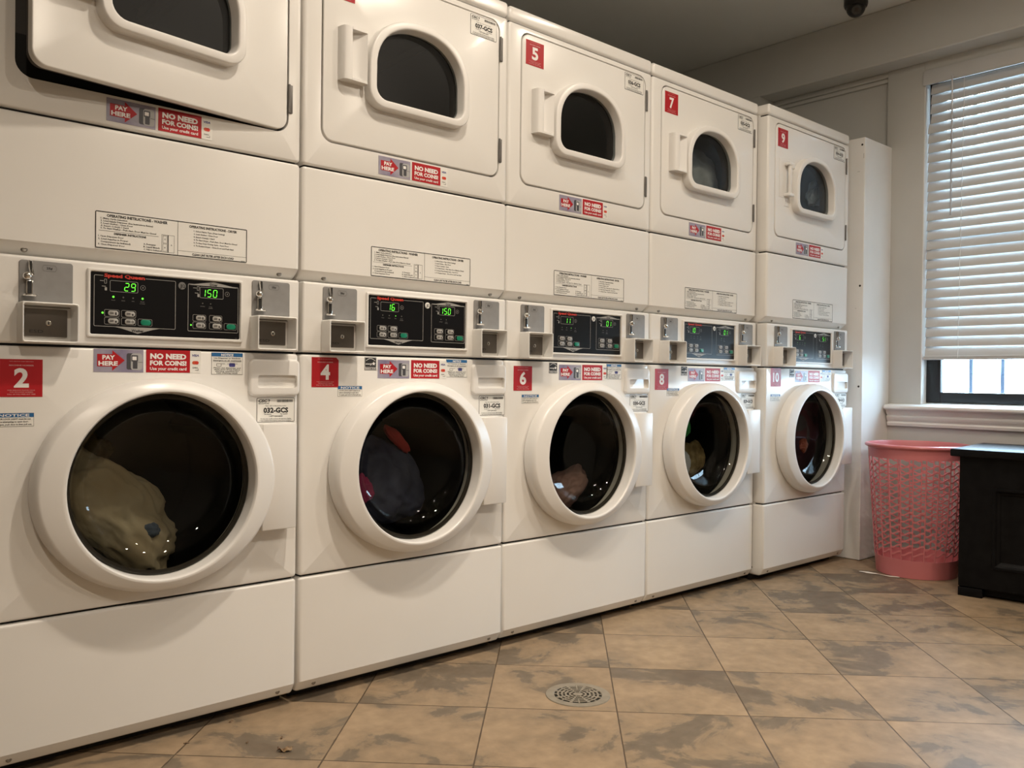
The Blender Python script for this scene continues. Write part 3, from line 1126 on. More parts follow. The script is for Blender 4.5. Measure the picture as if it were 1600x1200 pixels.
def p_star(b):
    x0, z0, w, h = 0.190, 0.852, 0.037, 0.0345
    thin(b, 'ink', x0, x0 + w, z0, z0 + h, 0.0)
    y = -0.0010
    b.mat('white')
    b.frame(x0 + 0.0008, x0 + w - 0.0008, z0 + 0.0008, z0 + h - 0.0008, y, 0.0006, 0.0004)
    b.strip(x0, z0 + 0.0075, x0 + w, z0 + 0.0075, y, 0.0009)
    b.text('ENERGY STAR', x0 + w / 2, z0 + 0.0025, 0.0032, y, 0.032, 0.01, 'C')
    pts = [(x0 + 0.004 + 0.029 * k / 10, z0 + 0.0215 + 0.0095 * math.sin(PI * (0.12 + 0.76 * k / 10))) for k in range(11)]
    for p, q in zip(pts, pts[1:]):
        b.strip(p[0], p[1], q[0], q[1], y, 0.0011)
    b.text('energy', x0 + 0.0035, z0 + 0.0145, 0.0055, y, 0.021, 0.0, 'L', 0.35)
    cx, cz = x0 + 0.0285, z0 + 0.0175
    st = []
    for k in range(10):
        r = 0.0062 if k % 2 == 0 else 0.0026
        a = PI / 2 + 2 * PI * k / 10
        st.append((cx + r * math.cos(a), y, cz + r * math.sin(a)))
    c0 = b.bm.verts.new((cx, y, cz))
    sv = [b.bm.verts.new(p) for p in st]
    for k in range(10):
        b.face([c0, sv[k], sv[(k + 1) % 10]])


def p_csc(code, x0, z0):
    def fn(b):
        w, h = 0.101, 0.060
        thin(b, 'ink', x0, x0 + w, z0, z0 + h, 0.0, 0.0004, 0.003)
        thin(b, 'label', x0 + 0.0012, x0 + w - 0.0012, z0 + 0.0012, z0 + h - 0.0012, 0.0, 0.0007, 0.002)
        y = -0.0010
        b.mat('ink')
        b.text('CSC', x0 + 0.004, z0 + 0.0495, 0.0068, y, 0.024, 0.035, 'L', 0.15)
        b.strip(x0 + 0.0315, z0 + 0.0485, x0 + 0.0315, z0 + 0.0560, y, 0.0014)
        b.strip(x0 + 0.0295, z0 + 0.0555, x0 + 0.0345, z0 + 0.0535, y, 0.0022)
        b.text('ServiceWorks', x0 + 0.004, z0 + 0.0448, 0.0034, y, 0.028, 0.0)
        rnd = random.Random(hash(code) % 1000 if False else int(code[:3]))
        x = x0 + 0.053
        while x < x0 + 0.095:
            ww = rnd.choice((0.0006, 0.0009, 0.0014))
            b.plate(x, x + ww, z0 + 0.0488, z0 + 0.0555, y)
            x += ww + rnd.choice((0.0006, 0.0009))
        b.text('Please refer to this machine number', x0 + w / 2, z0 + 0.0390, 0.0023, y, 0.056, 0.005, 'C')
        b.text(code, x0 + w / 2, z0 + 0.0235, 0.0125, y, 0.066, 0.035, 'C')
        b.text('For Service', x0 + 0.029, z0 + 0.0185, 0.0026, y, 0.018, 0.01, 'C')
        b.text('Pay System', x0 + 0.072, z0 + 0.0185, 0.0026, y, 0.020, 0.01, 'C')
        b.text('1-877-264-6622', x0 + w / 2, z0 + 0.0130, 0.0034, y, 0.036, 0.012, 'C')
        b.text('To use your credit card see the payment display', x0 + w / 2, z0 + 0.0072, 0.0026, y, 0.082, 0.008, 'C')
        b.strip(x0 + 0.006, z0 + 0.0048, x0 + w - 0.008, z0 + 0.0048, y, 0.0005)
        b.text('This machine is the property of the service company', x0 + w / 2, z0 + 0.0024, 0.0018, y, 0.080, 0.004, 'C')
    return fn


def p_instr(b):
    x0, x1, z0, z1 = 0.2065, 0.5495, 1.1055, 1.1855
    thin(b, 'label', x0, x1, z0, z1, 0.0, 0.0005, 0.003)
    y = -0.0008
    b.mat('ink')
    b.frame(x0, x1, z0, z1, y, 0.0020, 0.003)
    xm = 0.3835
    b.strip(xm, z0, xm, z1, y, 0.0009)
    b.text('OPERATING INSTRUCTIONS - WASHER', 0.230, 1.1745, 0.0060, y, 0.130, 0.03)
    for i, s in enumerate(('1. Make Cycle Selection', '2. Load Supply Dispenser (See Instructions Below)', '3. Load Clothes - Close Door',
                           '4. Insert Coin(s) / Card', '5. To Start Washer - Push Start. Door Must be Closed')):
        b.text(s, 0.2175, 1.1690 - 0.0053 * i, 0.0034, y, 0.0024 * len(s) * (1.0 if len(s) < 40 else 0.94), 0.016, 'L', 0, 1)
    b.strip(0.2135, 1.1440, 0.3405, 1.1440, y, 0.0006)
    b.text('DISPENSER INSTRUCTIONS', 0.2790, 1.1372, 0.0044, y, 0.068, 0.035, 'C')
    for i, s in enumerate(('1. Open Dispenser Door', '2. Load Supplies in Proper', '    Compartment (as Indicated)', '3. Close Dispenser Door')):
        b.text(s, 0.2125 + (0.005 if s[0] == ' ' else 0), 1.1305 - 0.0059 * i, 0.0034, y, 0.0024 * len(s.strip()), 0.016, 'L', 0, 1)
    for i, s in enumerate(('A. Detergent', 'B. Liquid Bleach', 'C. Fabric Softener')):
        b.text(s, 0.3075, 1.1228 - 0.0059 * i, 0.0033, y, 0.0022 * len(s), 0.016, 'L', 0, 1)
    b.frame(0.3470, 0.3755, 1.1105, 1.1500, y, 0.0006, 0.0002)
    b.frame(0.3495, 0.3595, 1.1310, 1.1480, y, 0.0006, 0.0002)
    b.frame(0.3495, 0.3595, 1.1125, 1.1295, y, 0.0006, 0.0002)
    b.plate(0.3605, 0.3625, 1.1110, 1.1495, y)
    for s, x, z in (('C', 0.3545, 1.1382), ('B', 0.3545, 1.1195), ('A', 0.3690, 1.1265)):
        b.text(s, x, z, 0.0030, y, None, 0.02, 'C')
    b.text('OPERATING INSTRUCTIONS - DRYER', 0.4095, 1.1735, 0.0056, y, 0.1145, 0.03)
    for i, s in enumerate(('1. Select Fabric Type (Heat Setting)', '2. Load Clothes - Close Door', '3. Insert Coin(s) / Card',
                           '4. To Start Dryer - Push Start. Door Must be Closed', '5. To Stop Dryer During Cycle - Open Door', '6. To Restart Dryer - Close Door and Push Start')):
        b.text(s, 0.4200, 1.1650 - 0.0067 * i, 0.0033, y, 0.00205 * len(s), 0.016, 'L', 0, 1)
    b.strip(xm, 1.1180, x1 - 0.002, 1.1180, y, 0.0006)
    b.text('CLEAN LINT FILTER AFTER EACH LOAD', 0.4665, 1.1098, 0.0050, y, 0.1000, 0.03, 'C')
    b.text('802561', 0.5400, 1.1075, 0.0020, y, 0.010, 0.0, 'C')


# --- dryer door
HX = 0.6545


def dshape(hw, zt, zb, zm, rb, cx=0.3475, n_arc=20, n_c=6):
    pts = []
    for k in range(n_c + 1):
        a = -PI / 2 + PI / 2 * k / n_c
        pts.append((cx + hw - rb + rb * math.cos(a), zb + rb + rb * math.sin(a)))
    e = 2.25
    for k in range(1, 2 * n_arc):
        a = PI * k / (2 * n_arc)
        c, s = math.cos(a), math.sin(a)
        pts.append((cx + hw * math.copysign(abs(c) ** (2 / e), c), zm + (zt - zm) * abs(s) ** (2 / e)))
    for k in range(n_c + 1):
        a = PI + PI / 2 * k / n_c
        pts.append((cx - hw + rb + rb * math.cos(a), zb + rb + rb * math.sin(a)))
    return pts


def hx(fn):
    def g(b):
        fn(b)
        for v in b.bm.verts:
            v.co.x -= HX
    return g


D_HOLE = dict(hw=0.149, zt=1.787, zb=1.579, zm=1.655, rb=0.034)


def p_ddoor(b):
    b.mat('enamel')
    panel(b, DX0 + 0.0045, DX1 - 0.0055, DZ0 + 0.0045, DZ1 - 0.0045, -0.0025, 0.016, 0.003, 0.003, 0.003, corner=0.031,
          hole=dshape(**D_HOLE), hole_depth=0.012, n=8)
    b.mat('liner')
    a = rr(DX0 + 0.011, DX1 - 0.014, DZ0 + 0.011, DZ1 - 0.011, 0.026, 8)
    b.loft([[(x, 0.0155, z) for x, z in a], [(x, 0.042, z) for x, z in a]])
    panel(b, DX0 + 0.006, DX1 - 0.007, DZ0 + 0.006, DZ1 - 0.006, 0.0155, 0.0158, 0.0002, 0.0002, 0.0001, corner=0.03, hole=dshape(0.150, 1.788, 1.578, 1.655, 0.034), hole_depth=0.026, n=8)


def p_dframe(b):
    b.mat('plastic')
    q = [(0.1690, 1.8080, 1.5520, 0.046, 0.0), (0.1685, 1.8075, 1.5525, 0.046, -0.0255), (0.1678, 1.8068, 1.5532, 0.045, -0.0280), (0.1662, 1.8052, 1.5548, 0.044, -0.0298),
         (0.1645, 1.8035, 1.5563, 0.043, -0.0304), (0.1525, 1.7915, 1.5685, 0.037, -0.0316), (0.1500, 1.7890, 1.5710, 0.036, -0.0312), (0.1480, 1.7868, 1.5730, 0.034, -0.0295),
         (0.1468, 1.7855, 1.5743, 0.033, -0.0265), (0.1445, 1.783, 1.577, 0.031, -0.004), (0.1445, 1.783, 1.577, 0.031, 0.004)]
    b.loft([[(x, y, z) for x, z in dshape(hw, zt, zb, 1.655, rb)] for hw, zt, zb, rb, y in q])


def p_dglass(b):
    b.mat('dglass')
    o = dshape(0.1450, 1.7835, 1.5765, 1.655, 0.031)
    b.poly([(x, -0.004, z) for x, z in o])


def p_dhandle(b):
    b.mat('plastic')
    x0, x1, z0, z1 = 0.098, 0.1745, 1.604, 1.742
    # left grip: rounded wall curving out to a lip
    pr = [(x0, -0.002), (x0 + 0.001, -0.016), (x0 + 0.004, -0.026), (x0 + 0.009, -0.0305), (x0 + 0.020, -0.0325), (x0 + 0.027, -0.0315), (x0 + 0.0285, -0.028), (x0 + 0.0285, -0.002)]
    b.loft([[(x, y, z) for x, y in pr] for z in (z0, z1)], True, True)
    # top and bottom walls
    for a, c in ((z0, z0 + 0.006), (z1 - 0.006, z1)):
        b.loft([[(x0 + 0.028, -0.002, z), (x0 + 0.028, -0.0312, z), (x1 - 0.003, -0.029, z), (x1, -0.026, z), (x1, -0.002, z)] for z in (a, c)], True, True)
    # scoop floor rising to the right
    fl = [(x0 + 0.028, -0.004), (x0 + 0.036, -0.0045), (x0 + 0.050, -0.011), (x0 + 0.064, -0.021), (x1 - 0.002, -0.0285), (x1, -0.026), (x1, -0.0015), (x0 + 0.028, -0.0015)]
    b.loft([[(x, y, z) for x, y in fl] for z in (z0 + 0.006, z1 - 0.006)], True, True)


def p_dhandle_broken(b):
    b.mat('plastic')
    b.box(0.082, 0.157, -0.0042, -0.002, 1.606, 1.770, bev=0.0008)
    b.box(0.122, 0.160, -0.0042, -0.002, 1.572, 1.606, bev=0.0008)
    b.box(0.132, 0.150, -0.026, -0.014, 1.617, 1.745, bev=0.004)
    b.box(0.120, 0.162, -0.030, -0.003, 1.742, 1.754, bev=0.003)
    b.box(0.118, 0.160, -0.030, -0.003, 1.612, 1.626, bev=0.003)
    b.box(0.140, 0.162, -0.031, -0.006, 1.728, 1.745, bev=0.003)


def p_dhinge(z0, z1):
    def fn(b):
        b.mat('hinge')
        b.box(0.6565, 0.6655, -0.0035, 0.004, z0, z1, bev=0.001)
        b.tube([(0.6550, -0.005, z0), (0.6550, -0.005, z1)], 0.0032, 10)
    return fn


def p_ddrum(b):
    b.mat('gap')
    b.box(0.03, 0.67, 0.046, 0.052, 1.40, 1.60 - 0.06)  # near-black sheet standing for the shade behind an ajar door
    b.mat('drum_in')
    cx, cz = 0.3475, 1.665
    b.lathe([(0.24, 0.05), (0.262, 0.055), (0.262, 0.60), (0.05, 0.62)], (cx, 0, cz), 'y', 48, False, True)
    b.mat('liner').lathe([(0.24, 0.05), (0.325, 0.05)], (cx, 0, cz), 'y', 48, False, False)  # ring in dark liner colour, shade of the door gap put into it
    b.mat('drum_in')
    for k in range(3):
        a = 2 * PI * k / 3 + 0.9
        c, s = math.cos(a), math.sin(a)
        b.loft([[(cx + c * r - s * t, y, cz + s * r + c * t) for r, t in ((0.264, -0.03), (0.264, 0.03), (0.215, 0.01), (0.215, -0.01))] for y in (0.07, 0.58)], True, True)


INFO = [  # washer no., dryer no., washer tag, dryer tag, washer display, dryer display, lit leds, label
    dict(w='2', d='1', wt='032-GCS', dt='038-GCS', dw='29', dd='150', leds=((0.2435, 1.0017, 0.0022), (0.305, 1.0017, 0.0022), (0.2215, 0.966, 0.0022), (0.4135, 0.949, 0.0017)),
         lab='white stacked washer and dryer nearest the camera, washer sticker 2, dryer door ajar'),
    dict(w='4', d='3', wt='031-GCS', dt='037-GCS', dw='16', dd='150', leds=((0.285, 1.0017, 0.0010),),
         lab='white stacked washer and dryer, washer sticker 4 and dryer tag 037-GCS'),
    dict(w='6', d='5', wt='030-GCS', dt='036-GCS', dw='11', dd='01', leds=((0.285, 1.0017, 0.0008),),
         lab='white stacked washer and dryer in the middle, dryer sticker 5, washer sticker 6'),
    dict(w='8', d='7', wt='029-GCS', dt='035-GCS', dw='10', dd='01', leds=((0.441, 1.0005, 0.0008),),
         lab='white stacked washer and dryer with dryer sticker 7 and washer sticker 8'),
    dict(w='10', d='9', wt='028-GCS', dt='034-GCS', dw='6', dd='51', leds=((0.2435, 1.0017, 0.0008), (0.305, 1.0017, 0.0008)),
         lab='white stacked washer and dryer farthest right, dryer sticker 9 and broken handle'),
]
POS = [(0.0, -0.004), (W, -0.003), (2 * W, 0.002), (3 * W, 0.004), (4 * W + 0.010, -0.034)]
FADE = {}

for k, inf in enumerate(INFO):
    px, py = POS[k]
    e = empty('stacked_washer_dryer', inf['lab'], 'washer dryer', (px, py, 0), 0, 'stacked washer dryers along the wall')
    part('cabinet', 'cabinet', p_cabinet, e, smooth=0)
    part('kick_panel', 'kick_panel', p_kick, e, smooth=24)
    part('washer_front', 'washer_front', p_front, e)
    part('console', 'console', p_console, e)
    part('upper_panel', 'upper_panel', p_upper, e, smooth=24)
    part('dryer_front', 'dryer_front', p_dfront, e)
    part('top_cap', 'top_cap', p_cap, e)
    part('washer_drum', 'washer_drum', p_drum, e)
    part('dryer_drum', 'dryer_drum', p_ddrum, e)
    wd = part('washer_door', 'washer_door', p_wdoor, e)
    part('door_glass', 'washer_glass', p_wglass, wd)
    part('door_seal', 'door_seal', p_wseal, wd)
    part('hinge_cover', 'hinge_cover', p_hcover, e)
    part('detergent_drawer', 'detergent_drawer', p_drawer, e)
    cp = part('control_panel', 'control_panel', p_cpanel, e, smooth=0, recalc=False)
    part('panel_frame', 'panel_frame', p_bezel, e)
    part('round_badge', 'badge' + ('d' if k == 0 else 'l'), p_badge('inkgray' if k == 0 else 'label'), cp)
    xr = {0: 0.2885, 1: 0.2800, 2: 0.2790, 3: 0.2680, 4: 0.2660}[k]
    part('washer_display', 'dw%d' % k, p_digits(inf['dw'], xr, 1.0165), cp, smooth=0, recalc=False)
    part('dryer_display', 'dd%d' % k, p_digits(inf['dd'], 0.4735 if k < 2 else 0.4790, 1.0165), cp, smooth=0, recalc=False)
    part('indicator_light', 'leds%d' % k, p_leds(inf['leds']), cp, smooth=0, recalc=False)
    for x, z, s in ((0.2435, 0.966, 1), (0.2785, 0.966, 2), (0.2435, 0.949, 2), (0.2785, 0.949, 3),
                    (0.436, 0.966, 1), (0.475, 0.966, 2), (0.436, 0.949, 1), (0.475, 0.949, 2)):
        part('button', 'button%d' % s, p_button('button', s), cp, (x, -0.0042, z))
    for x in (0.3125, 0.5095):
        part('start_button', 'start_button', p_button('green', 0), cp, (x, -0.0042, 0.949))
    for side, xa, xb_, ca, cb in (('L', 0.0615, 0.1625, 0.0585, 0.1650), ('R', 0.5625, 0.6615, 0.5585, 0.6625)):
        cpl = part('coin_plate', 'coin_plate' + side, p_cplate(xa, xb_), e)
        part('coin_chute', 'coin_chute' + side, p_coinmech(xa), cpl)
        cb_o = part('coin_box', 'coin_box' + side, p_coinbox(ca, cb), e)
        part('lock_plate', 'lock_plate' + side, p_lock(ca, cb), cb_o)
    # labels
    flat = dict(smooth=0, recalc=False)
    nx = {0: 0.029, 1: 0.033, 2: 0.037, 3: 0.036, 4: 0.043}[k]
    nz = {0: 0.785, 1: 0.806, 2: 0.796, 3: 0.798, 4: 0.812}[k]
    part('number_sticker', 'wnum%d' % k, p_number(inf['w'], nx, nz, 0.078, 0.077), e, **flat)
    n2 = {0: (0.018, 0.7245), 1: (0.1095, 0.7815), 2: (0.072, 0.756), 3: (0.106, 0.776), 4: (0.043, 0.752)}[k]
    part('notice_sticker', 'n2_%d' % k, p_notice2(*n2), e, **flat)
    if k:
        part('energy_sticker', 'star', p_star, e, **flat)
    sx = {0: 0.2055, 1: 0.2315, 2: 0.235, 3: 0.233, 4: 0.235}[k]
    part('payment_sticker', 'pay%d' % k, p_pay(sx, 0.8305 if k else 0.838), e, **flat)
    part('notice_label', 'notice', p_notice(0.4645, 0.8355), e, **flat)
    part('instruction_label', 'instr', p_instr, e, **flat)
    part('payment_sticker', 'dpay%d' % (k == 0), p_pay(0.2275, 1.3825), e, **flat)
    part('serial_tag', 'tag%d' % k, p_csc(inf['wt'], 0.589 if k else 0.5785, 0.7215 if k else 0.7195), e, **flat)
    # dryer door, turning on its right edge
    dd = part('dryer_door', 'dryer_door', hx(p_ddoor), e, (HX, 0, 0), (0, 0, math.radians(8.2) if k == 0 else 0))
    part('window_frame', 'window_frame', hx(p_dframe), dd, (0, -0.0025, 0))
    part('window_glass', 'window_glass', hx(p_dglass), dd)
    if k == 4:
        part('door_handle', 'door_handle_b', hx(p_dhandle_broken), dd)
    else:
        part('door_handle', 'door_handle', hx(p_dhandle), dd)
    part('number_sticker', 'dnum%d' % k, hx(p_number(inf['d'], 0.071, 1.816, 0.077, 0.077, -0.0026)), dd, **flat)
    part('serial_tag', 'dtag%d' % k, hx(p_csc(inf['dt'], 0.5385, 1.8455)), dd, (0, -0.0026, 0), **flat)
    part('hinge', 'dhinge1', p_dhinge(1.794, 1.866), e)
    part('hinge', 'dhinge0', p_dhinge(1.489, 1.559), e)


# ------------------------------------------------------------------ laundry in the drums
def cloth(name, label, key, c, r, seed, fold_amp=0.25, spin=0.0, group=None, extra=None):
    bm = bmesh.new()
    bmesh.ops.create_icosphere(bm, subdivisions=5, radius=1.0)
    rx, ry, rz = r
    for v in bm.verts:
        p = v.co.copy()
        n1 = noise.noise(p * 1.3 + Vector((seed, 0, 0)))
        rid = 1 - abs(noise.noise(p * 2.6 + Vector((0, seed, 3)))) * 2
        rid2 = 1 - abs(noise.noise(p * 6.0 + Vector((2, seed, 0)))) * 2
        s = 1 + fold_amp * (0.9 * n1 + 0.35 * rid + 0.14 * rid2)
        q = Vector((p.x * rx, p.y * ry, p.z * rz)) * s
        if spin:
            ca, sa = math.cos(spin), math.sin(spin)
            q = Vector((q.x * ca - q.z * sa, q.y, q.x * sa + q.z * ca))
        v.co = q
    me = bpy.data.meshes.new(name)
    bm.to_mesh(me)
    bm.free()
    me.materials.append(M[key])
    me.shade_smooth()
    o = link(name, me, None, c)
    return tag(o, label, 'laundry', group)


GL = 'laundry in the washers and dryers'


def wpos(k, x, y, z):
    return (POS[k][0] + x, POS[k][1] + y, z)


cloth('laundry_item', 'cream sheet twisted in the drum of washer 2', 'c_cream', wpos(0, 0.290, 0.125, 0.510), (0.160, 0.055, 0.085), 3.1, 0.42, -0.78, GL)
cloth('laundry_item', 'olive brown towel behind the cream sheet in washer 2', 'c_tan', wpos(0, 0.222, 0.245, 0.640), (0.085, 0.030, 0.100), 6.6, 0.35, 0.3, GL)
cloth('laundry_item', 'small blue cloth caught on the cream sheet in washer 2', 'c_blue', wpos(0, 0.352, 0.075, 0.470), (0.022, 0.010, 0.016), 5.0, 0.3, 0, GL)
cloth('laundry_item', 'navy cloth filling the drum of washer 4', 'c_navy', wpos(1, 0.325, 0.135, 0.530), (0.135, 0.060, 0.105), 8.3, 0.28, -0.5, GL)
cloth('laundry_item', 'red cloth strip on top of the navy load in washer 4', 'c_red', wpos(1, 0.368, 0.105, 0.655), (0.052, 0.014, 0.016), 1.3, 0.3, -0.75, GL)
cloth('laundry_item', 'magenta cloth at the left rim of washer 4', 'c_magenta', wpos(1, 0.222, 0.058, 0.522), (0.030, 0.010, 0.038), 2.9, 0.4, 0.2, GL)
cloth('laundry_item', 'dusty rose cloth lying low in washer 6', 'c_rose', wpos(2, 0.375, 0.115, 0.452), (0.105, 0.040, 0.055), 4.4, 0.3, 0.45, GL)
cloth('laundry_item', 'bright green cloth at the left of the load in washer 8', 'c_green', wpos(3, 0.325, 0.078, 0.648), (0.026, 0.012, 0.036), 6.1, 0.3, 0, GL)
cloth('laundry_item', 'white cloth low at the left in washer 8', 'c_white', wpos(3, 0.318, 0.080, 0.510), (0.032, 0.014, 0.042), 7.7, 0.3, 0.2, GL)
cloth('laundry_item', 'tan patterned cloth beside the white cloth in washer 8', 'c_tan', wpos(3, 0.400, 0.105, 0.520), (0.070, 0.030, 0.068), 9.2, 0.3, 0.3, GL)
cloth('laundry_item', 'orange cloth in the drum of washer 10', 'c_orange', wpos(4, 0.462, 0.085, 0.545), (0.028, 0.012, 0.030), 2.2, 0.3, 0, GL)
cloth('laundry_item', 'gray sheet tumbling behind the window of dryer 7', 'c_gray', wpos(3, 0.440, 0.165, 1.640), (0.150, 0.080, 0.125), 5.5, 0.22, 0.2, GL)
cloth('laundry_item', 'pale blue cloth behind the window of dryer 9', 'c_ice', wpos(4, 0.575, 0.095, 1.705), (0.072, 0.026, 0.050), 3.7, 0.5, 0.3, GL)

# ------------------------------------------------------------------ pink laundry basket
BC = (3.503, -0.354)
RT, RB_, HB = 0.216, 0.163, 0.566
bk = empty('laundry_basket', 'pink plastic lattice laundry basket beside the black cabinet', 'laundry basket', (BC[0], BC[1], 0.0))


def br(z):
    return RB_ + (RT - 0.012 - RB_) * (z / HB) ** 0.9


def surf(a, z, d=0.0):
    r = br(z) + d
    return Vector((r * math.cos(a), r * math.sin(a), z))


b = B().mat('pink')
n = 72
prof = [(br(0.003) - 0.004, 0.004), (br(0.004), 0.0015), (br(0.02), 0.02), (br(0.078), 0.078), (br(0.078) - 0.003, 0.078), (br(0.02) - 0.003, 0.02), (br(0.004) - 0.006, 0.006), (0.02, 0.006)]
b.lathe(prof, (0, 0, 0), 'z', n, False, True)
link('base', b.mesh('basket_base'), bk)
b = B().mat('pink')
prof = [(br(0.508), 0.508), (br(0.548), 0.548), (RT - 0.006, 0.552), (RT, 0.556), (RT + 0.001, 0.561), (RT - 0.002, 0.566), (RT - 0.012, 0.568), (br(0.55) - 0.003, 0.560), (br(0.508) - 0.003, 0.508)]
b.lathe(prof, (0, 0, 0), 'z', n, False, False)
link('rim', b.mesh('basket_rim'), bk)
b = B().mat('pink')
NR = 24
for k in range(NR):                                    # upright ribs
    a = 2 * PI * k / NR + 0.05
    b.tube([surf(a, 0.076 + (0.51 - 0.076) * t / 8, -0.0015) for t in range(9)], 0.0030, 6)
NL = 15
for k in range(1, NL):                                 # S-shaped slats between the ribs
    z = 0.078 + (0.508 - 0.078) * k / NL
    for p_ in range(NR):
        rows = []
        for t in range(9):
            u = t / 8.0
            a = 2 * PI * (p_ + u) / NR + 0.05
            sv = math.sin(PI * (u - 0.5))
            dz = 0.0062 * sv - 0.0022 * math.sin(2 * PI * u)
            rows.append([b.bm.verts.new(surf(a, z + dz + dh, dr_)) for dr_, dh in ((0.0002, -0.0036), (0.0002, 0.0036), (-0.0028, 0.0036), (-0.0028, -0.0036))])
        for i in range(8):
            for q in range(4):
                b.face([rows[i][q], rows[i + 1][q], rows[i + 1][(q + 1) % 4], rows[i][(q + 1) % 4]])
link('lattice', b.mesh('basket_lattice', 60), bk)

# ------------------------------------------------------------------ black cabinet
TH = math.radians(6)
bx = empty('black_cabinet', 'low black painted cabinet with recessed front panel under the window', 'cabinet', (3.224, -0.637, 0.0), TH)
LB = 0.70     # runs out of the frame along local -y
DB = 0.44
b = B().mat('boxblack')
b.box(0.004, DB, -LB, 0.0, 0.035, 0.548, bev=0.002)
b.box(-0.004, 0.03, -0.085, 0.002, 0.0, 0.035, bev=0.002)
b.box(-0.004, 0.03, -LB, -LB + 0.085, 0.0, 0.035, bev=0.002)
b.box(DB - 0.03, DB, -0.085, 0.0, 0.0, 0.035)
b.box(DB - 0.03, DB, -LB, -LB + 0.085, 0.0, 0.035)
b.box(0.03, DB - 0.03, -LB + 0.02, -0.02, 0.008, 0.036)
link('body', b.mesh('cabinet_body'), bx)
b = B().mat('boxblack')
b.box(-0.030, DB + 0.01, -LB - 0.03, 0.030, 0.548, 0.577, bev=0.004)
link('top', b.mesh('cabinet_top'), bx)
b = B().mat('boxblack')
yo = [(-0.132, 0.455), (-LB + 0.132, 0.455), (-LB + 0.132, 0.105), (-0.132, 0.105)]
zc = (0.455 + 0.105) / 2
outer = [(-LB, 0.040), (0.0, 0.040), (0.0, 0.548), (-LB, 0.548)]


def inset(d):
    return [(-LB + 0.118 + d, 0.120 - 0.0 + d), (-0.118 - d, 0.120 + d), (-0.118 - d, 0.432 - d), (-LB + 0.118 + d, 0.432 - d)]


loops = [[(0.0045, y, z) for y, z in outer], [(-0.006, y, z) for y, z in outer], [(-0.006, y, z) for y, z in inset(0)],
         [(-0.012, y, z) for y, z in inset(0.002)], [(-0.012, y, z) for y, z in inset(0.010)], [(-0.005, y, z) for y, z in inset(0.016)], [(-0.001, y, z) for y, z in inset(0.024)], [(0.0035, y, z) for y, z in inset(0.028)]]
b.loft(loops, False, True)
link('front_panel', b.mesh('cabinet_front', 20), bx)

# ------------------------------------------------------------------ security camera on the ceiling
sc_ = empty('security_camera', 'black dome security camera on the ceiling above the last machines', 'security camera', (3.475, -0.055, CEIL))
b = B().mat('camblack')
b.lathe([(0.044, 0.0), (0.052, -0.004), (0.053, -0.030), (0.049, -0.042), (0.040, -0.046)], (0, 0, 0), 'z', 32, False, True)
link('base', b.mesh('camera_base'), sc_)
b = B().mat('camblack')
pr = [(0.042 * math.cos(a), -0.046 - 0.042 * math.sin(a)) for a in [PI / 2 * k / 10 for k in range(11)]]
pr[-1] = (0.001, pr[-1][1])
b.lathe([(0.042, -0.03)] + pr, (0, 0, 0), 'z', 32, False, True)
link('eyeball', b.mesh('camera_eyeball'), sc_)
b = B().mat('camlens')
d = Vector((-0.72, -0.45, -0.53)).normalized()
p0 = Vector((0, 0, -0.046))
b.tube([p0 + d * 0.030, p0 + d * 0.0435], 0.021, 24)
b.mat('camblack').tube([p0 + d * 0.035, p0 + d * 0.0450], 0.009, 20)
link('lens', b.mesh('camera_lens'), sc_)

# ------------------------------------------------------------------ floor drain
dr = empty('floor_drain', 'round metal floor drain grate set in the tile floor', 'floor drain', (1.291, -0.416, 0.0), 0.4)
b = B().mat('drain')
b.lathe([(0.0855, 0.0), (0.0845, 0.0022), (0.0640, 0.0026), (0.0625, 0.0010), (0.0625, 0.0004)], (0, 0, 0), 'z', 48, False, False)
link('rim', b.mesh('drain_rim'), dr)
b = B().mat('drainhole')
b.lathe([(0.063, 0.0005), (0.063, 0.0008)], (0, 0, 0), 'z', 40)
b.mat('drain')
ZG = 0.0028
radii = [0.0, 0.0125, 0.0185, 0.0235, 0.0295, 0.0345, 0.0400, 0.0450, 0.0505, 0.0555, 0.0625]
for i in range(len(radii) - 1):
    solid = i % 2 == 0
    r0_, r1_ = radii[i], radii[i + 1]
    NSEG = 96
    for s in range(NSEG):
        a0, a1 = 2 * PI * s / NSEG, 2 * PI * (s + 1) / NSEG
        if not solid and (s % 12) not in (0, 1) and not (s % 12 == 6 and i > 4):
            continue
        if r0_ == 0:
            b.poly([(0, 0, ZG), (r1_ * math.cos(a0), r1_ * math.sin(a0), ZG), (r1_ * math.cos(a1), r1_ * math.sin(a1), ZG)])
        else:
            b.poly([(r0_ * math.cos(a0), r0_ * math.sin(a0), ZG), (r1_ * math.cos(a0), r1_ * math.sin(a0), ZG), (r1_ * math.cos(a1), r1_ * math.sin(a1), ZG), (r0_ * math.cos(a1), r0_ * math.sin(a1), ZG)])
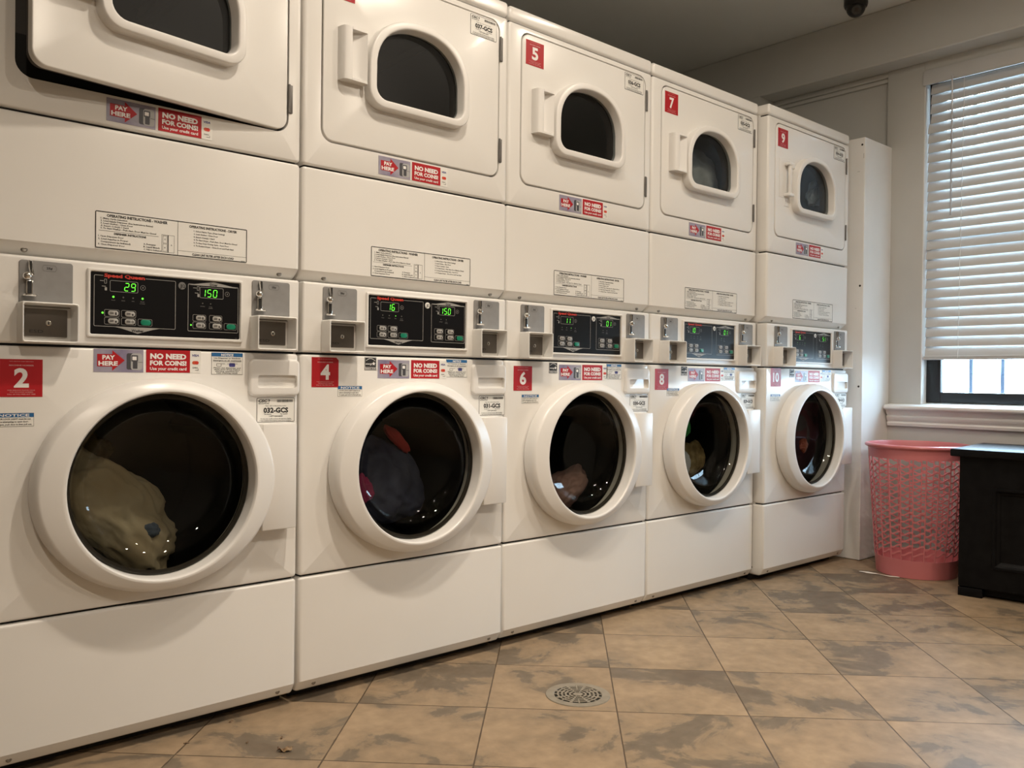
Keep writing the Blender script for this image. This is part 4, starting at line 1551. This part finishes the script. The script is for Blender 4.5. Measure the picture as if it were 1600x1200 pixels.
bmesh.ops.remove_doubles(b.bm, verts=b.bm.verts, dist=0.00002)
top = [f for f in b.bm.faces if f.calc_center_median().z > 0.0027]
bmesh.ops.solidify(b.bm, geom=top, thickness=0.0014)
link('grate', b.mesh('drain_grate', 30), dr)

# ------------------------------------------------------------------ scraps on the floor


def scrap(name, label, cat, key, loc, sx, sy, seed, rot=0.0, lift=0.004, group=None):
    bm = bmesh.new()
    bmesh.ops.create_grid(bm, x_segments=10, y_segments=6, size=1.0)
    for v in bm.verts:
        p = v.co.copy()
        edge = 1 - 0.25 * abs(noise.noise(Vector((p.x * 2, p.y * 2, seed))))
        tap = 1 - 0.45 * abs(p.x) ** 2
        z = lift * (0.6 + noise.noise(Vector((p.x * 1.5 + seed, p.y * 1.5, 0)))) * 1.0
        v.co = Vector((p.x * sx * edge, p.y * sy * tap * edge, max(z, 0.0006)))
    bmesh.ops.solidify(bm, geom=bm.faces[:], thickness=0.0005)
    me = bpy.data.meshes.new(name)
    bm.to_mesh(me)
    bm.free()
    zmin = min(v.co.z for v in me.vertices)
    for v in me.vertices:
        v.co.z -= zmin - 0.0002
    me.materials.append(M[key])
    me.shade_smooth()
    o = link(name, me, None, loc, (0, 0, rot))
    return tag(o, label, cat, group)


scrap('paper_strip', 'torn strip of white paper on the floor beside the pink basket', 'paper scrap', 'paper', (3.322, -0.272, 0), 0.085, 0.009, 1.0, math.radians(-82), 0.004)
scrap('dry_leaf', 'crumpled brown dry leaf on the floor at the lower left', 'leaf', 'leaf', (0.545, -0.232, 0), 0.017, 0.009, 2.0, -0.6, 0.009)
for x, y, s, lab in ((0.523, 0.000, 0.007, 'brown lint crumb lying right beside the first machine'),
                     (0.395, -0.052, 0.006, 'brown lint crumb farthest left on the floor'),
                     (0.500, -0.138, 0.004, 'tiny dark crumb between the dry leaf and the machines'),
                     (0.571, -0.164, 0.006, 'thin curled lint thread just above the dry leaf')):
    scrap('lint_crumb', lab, 'crumb', 'leaf', (x, y, 0), s, s * 0.45, x * 9, x * 7, 0.003, 'crumbs on the tile floor')
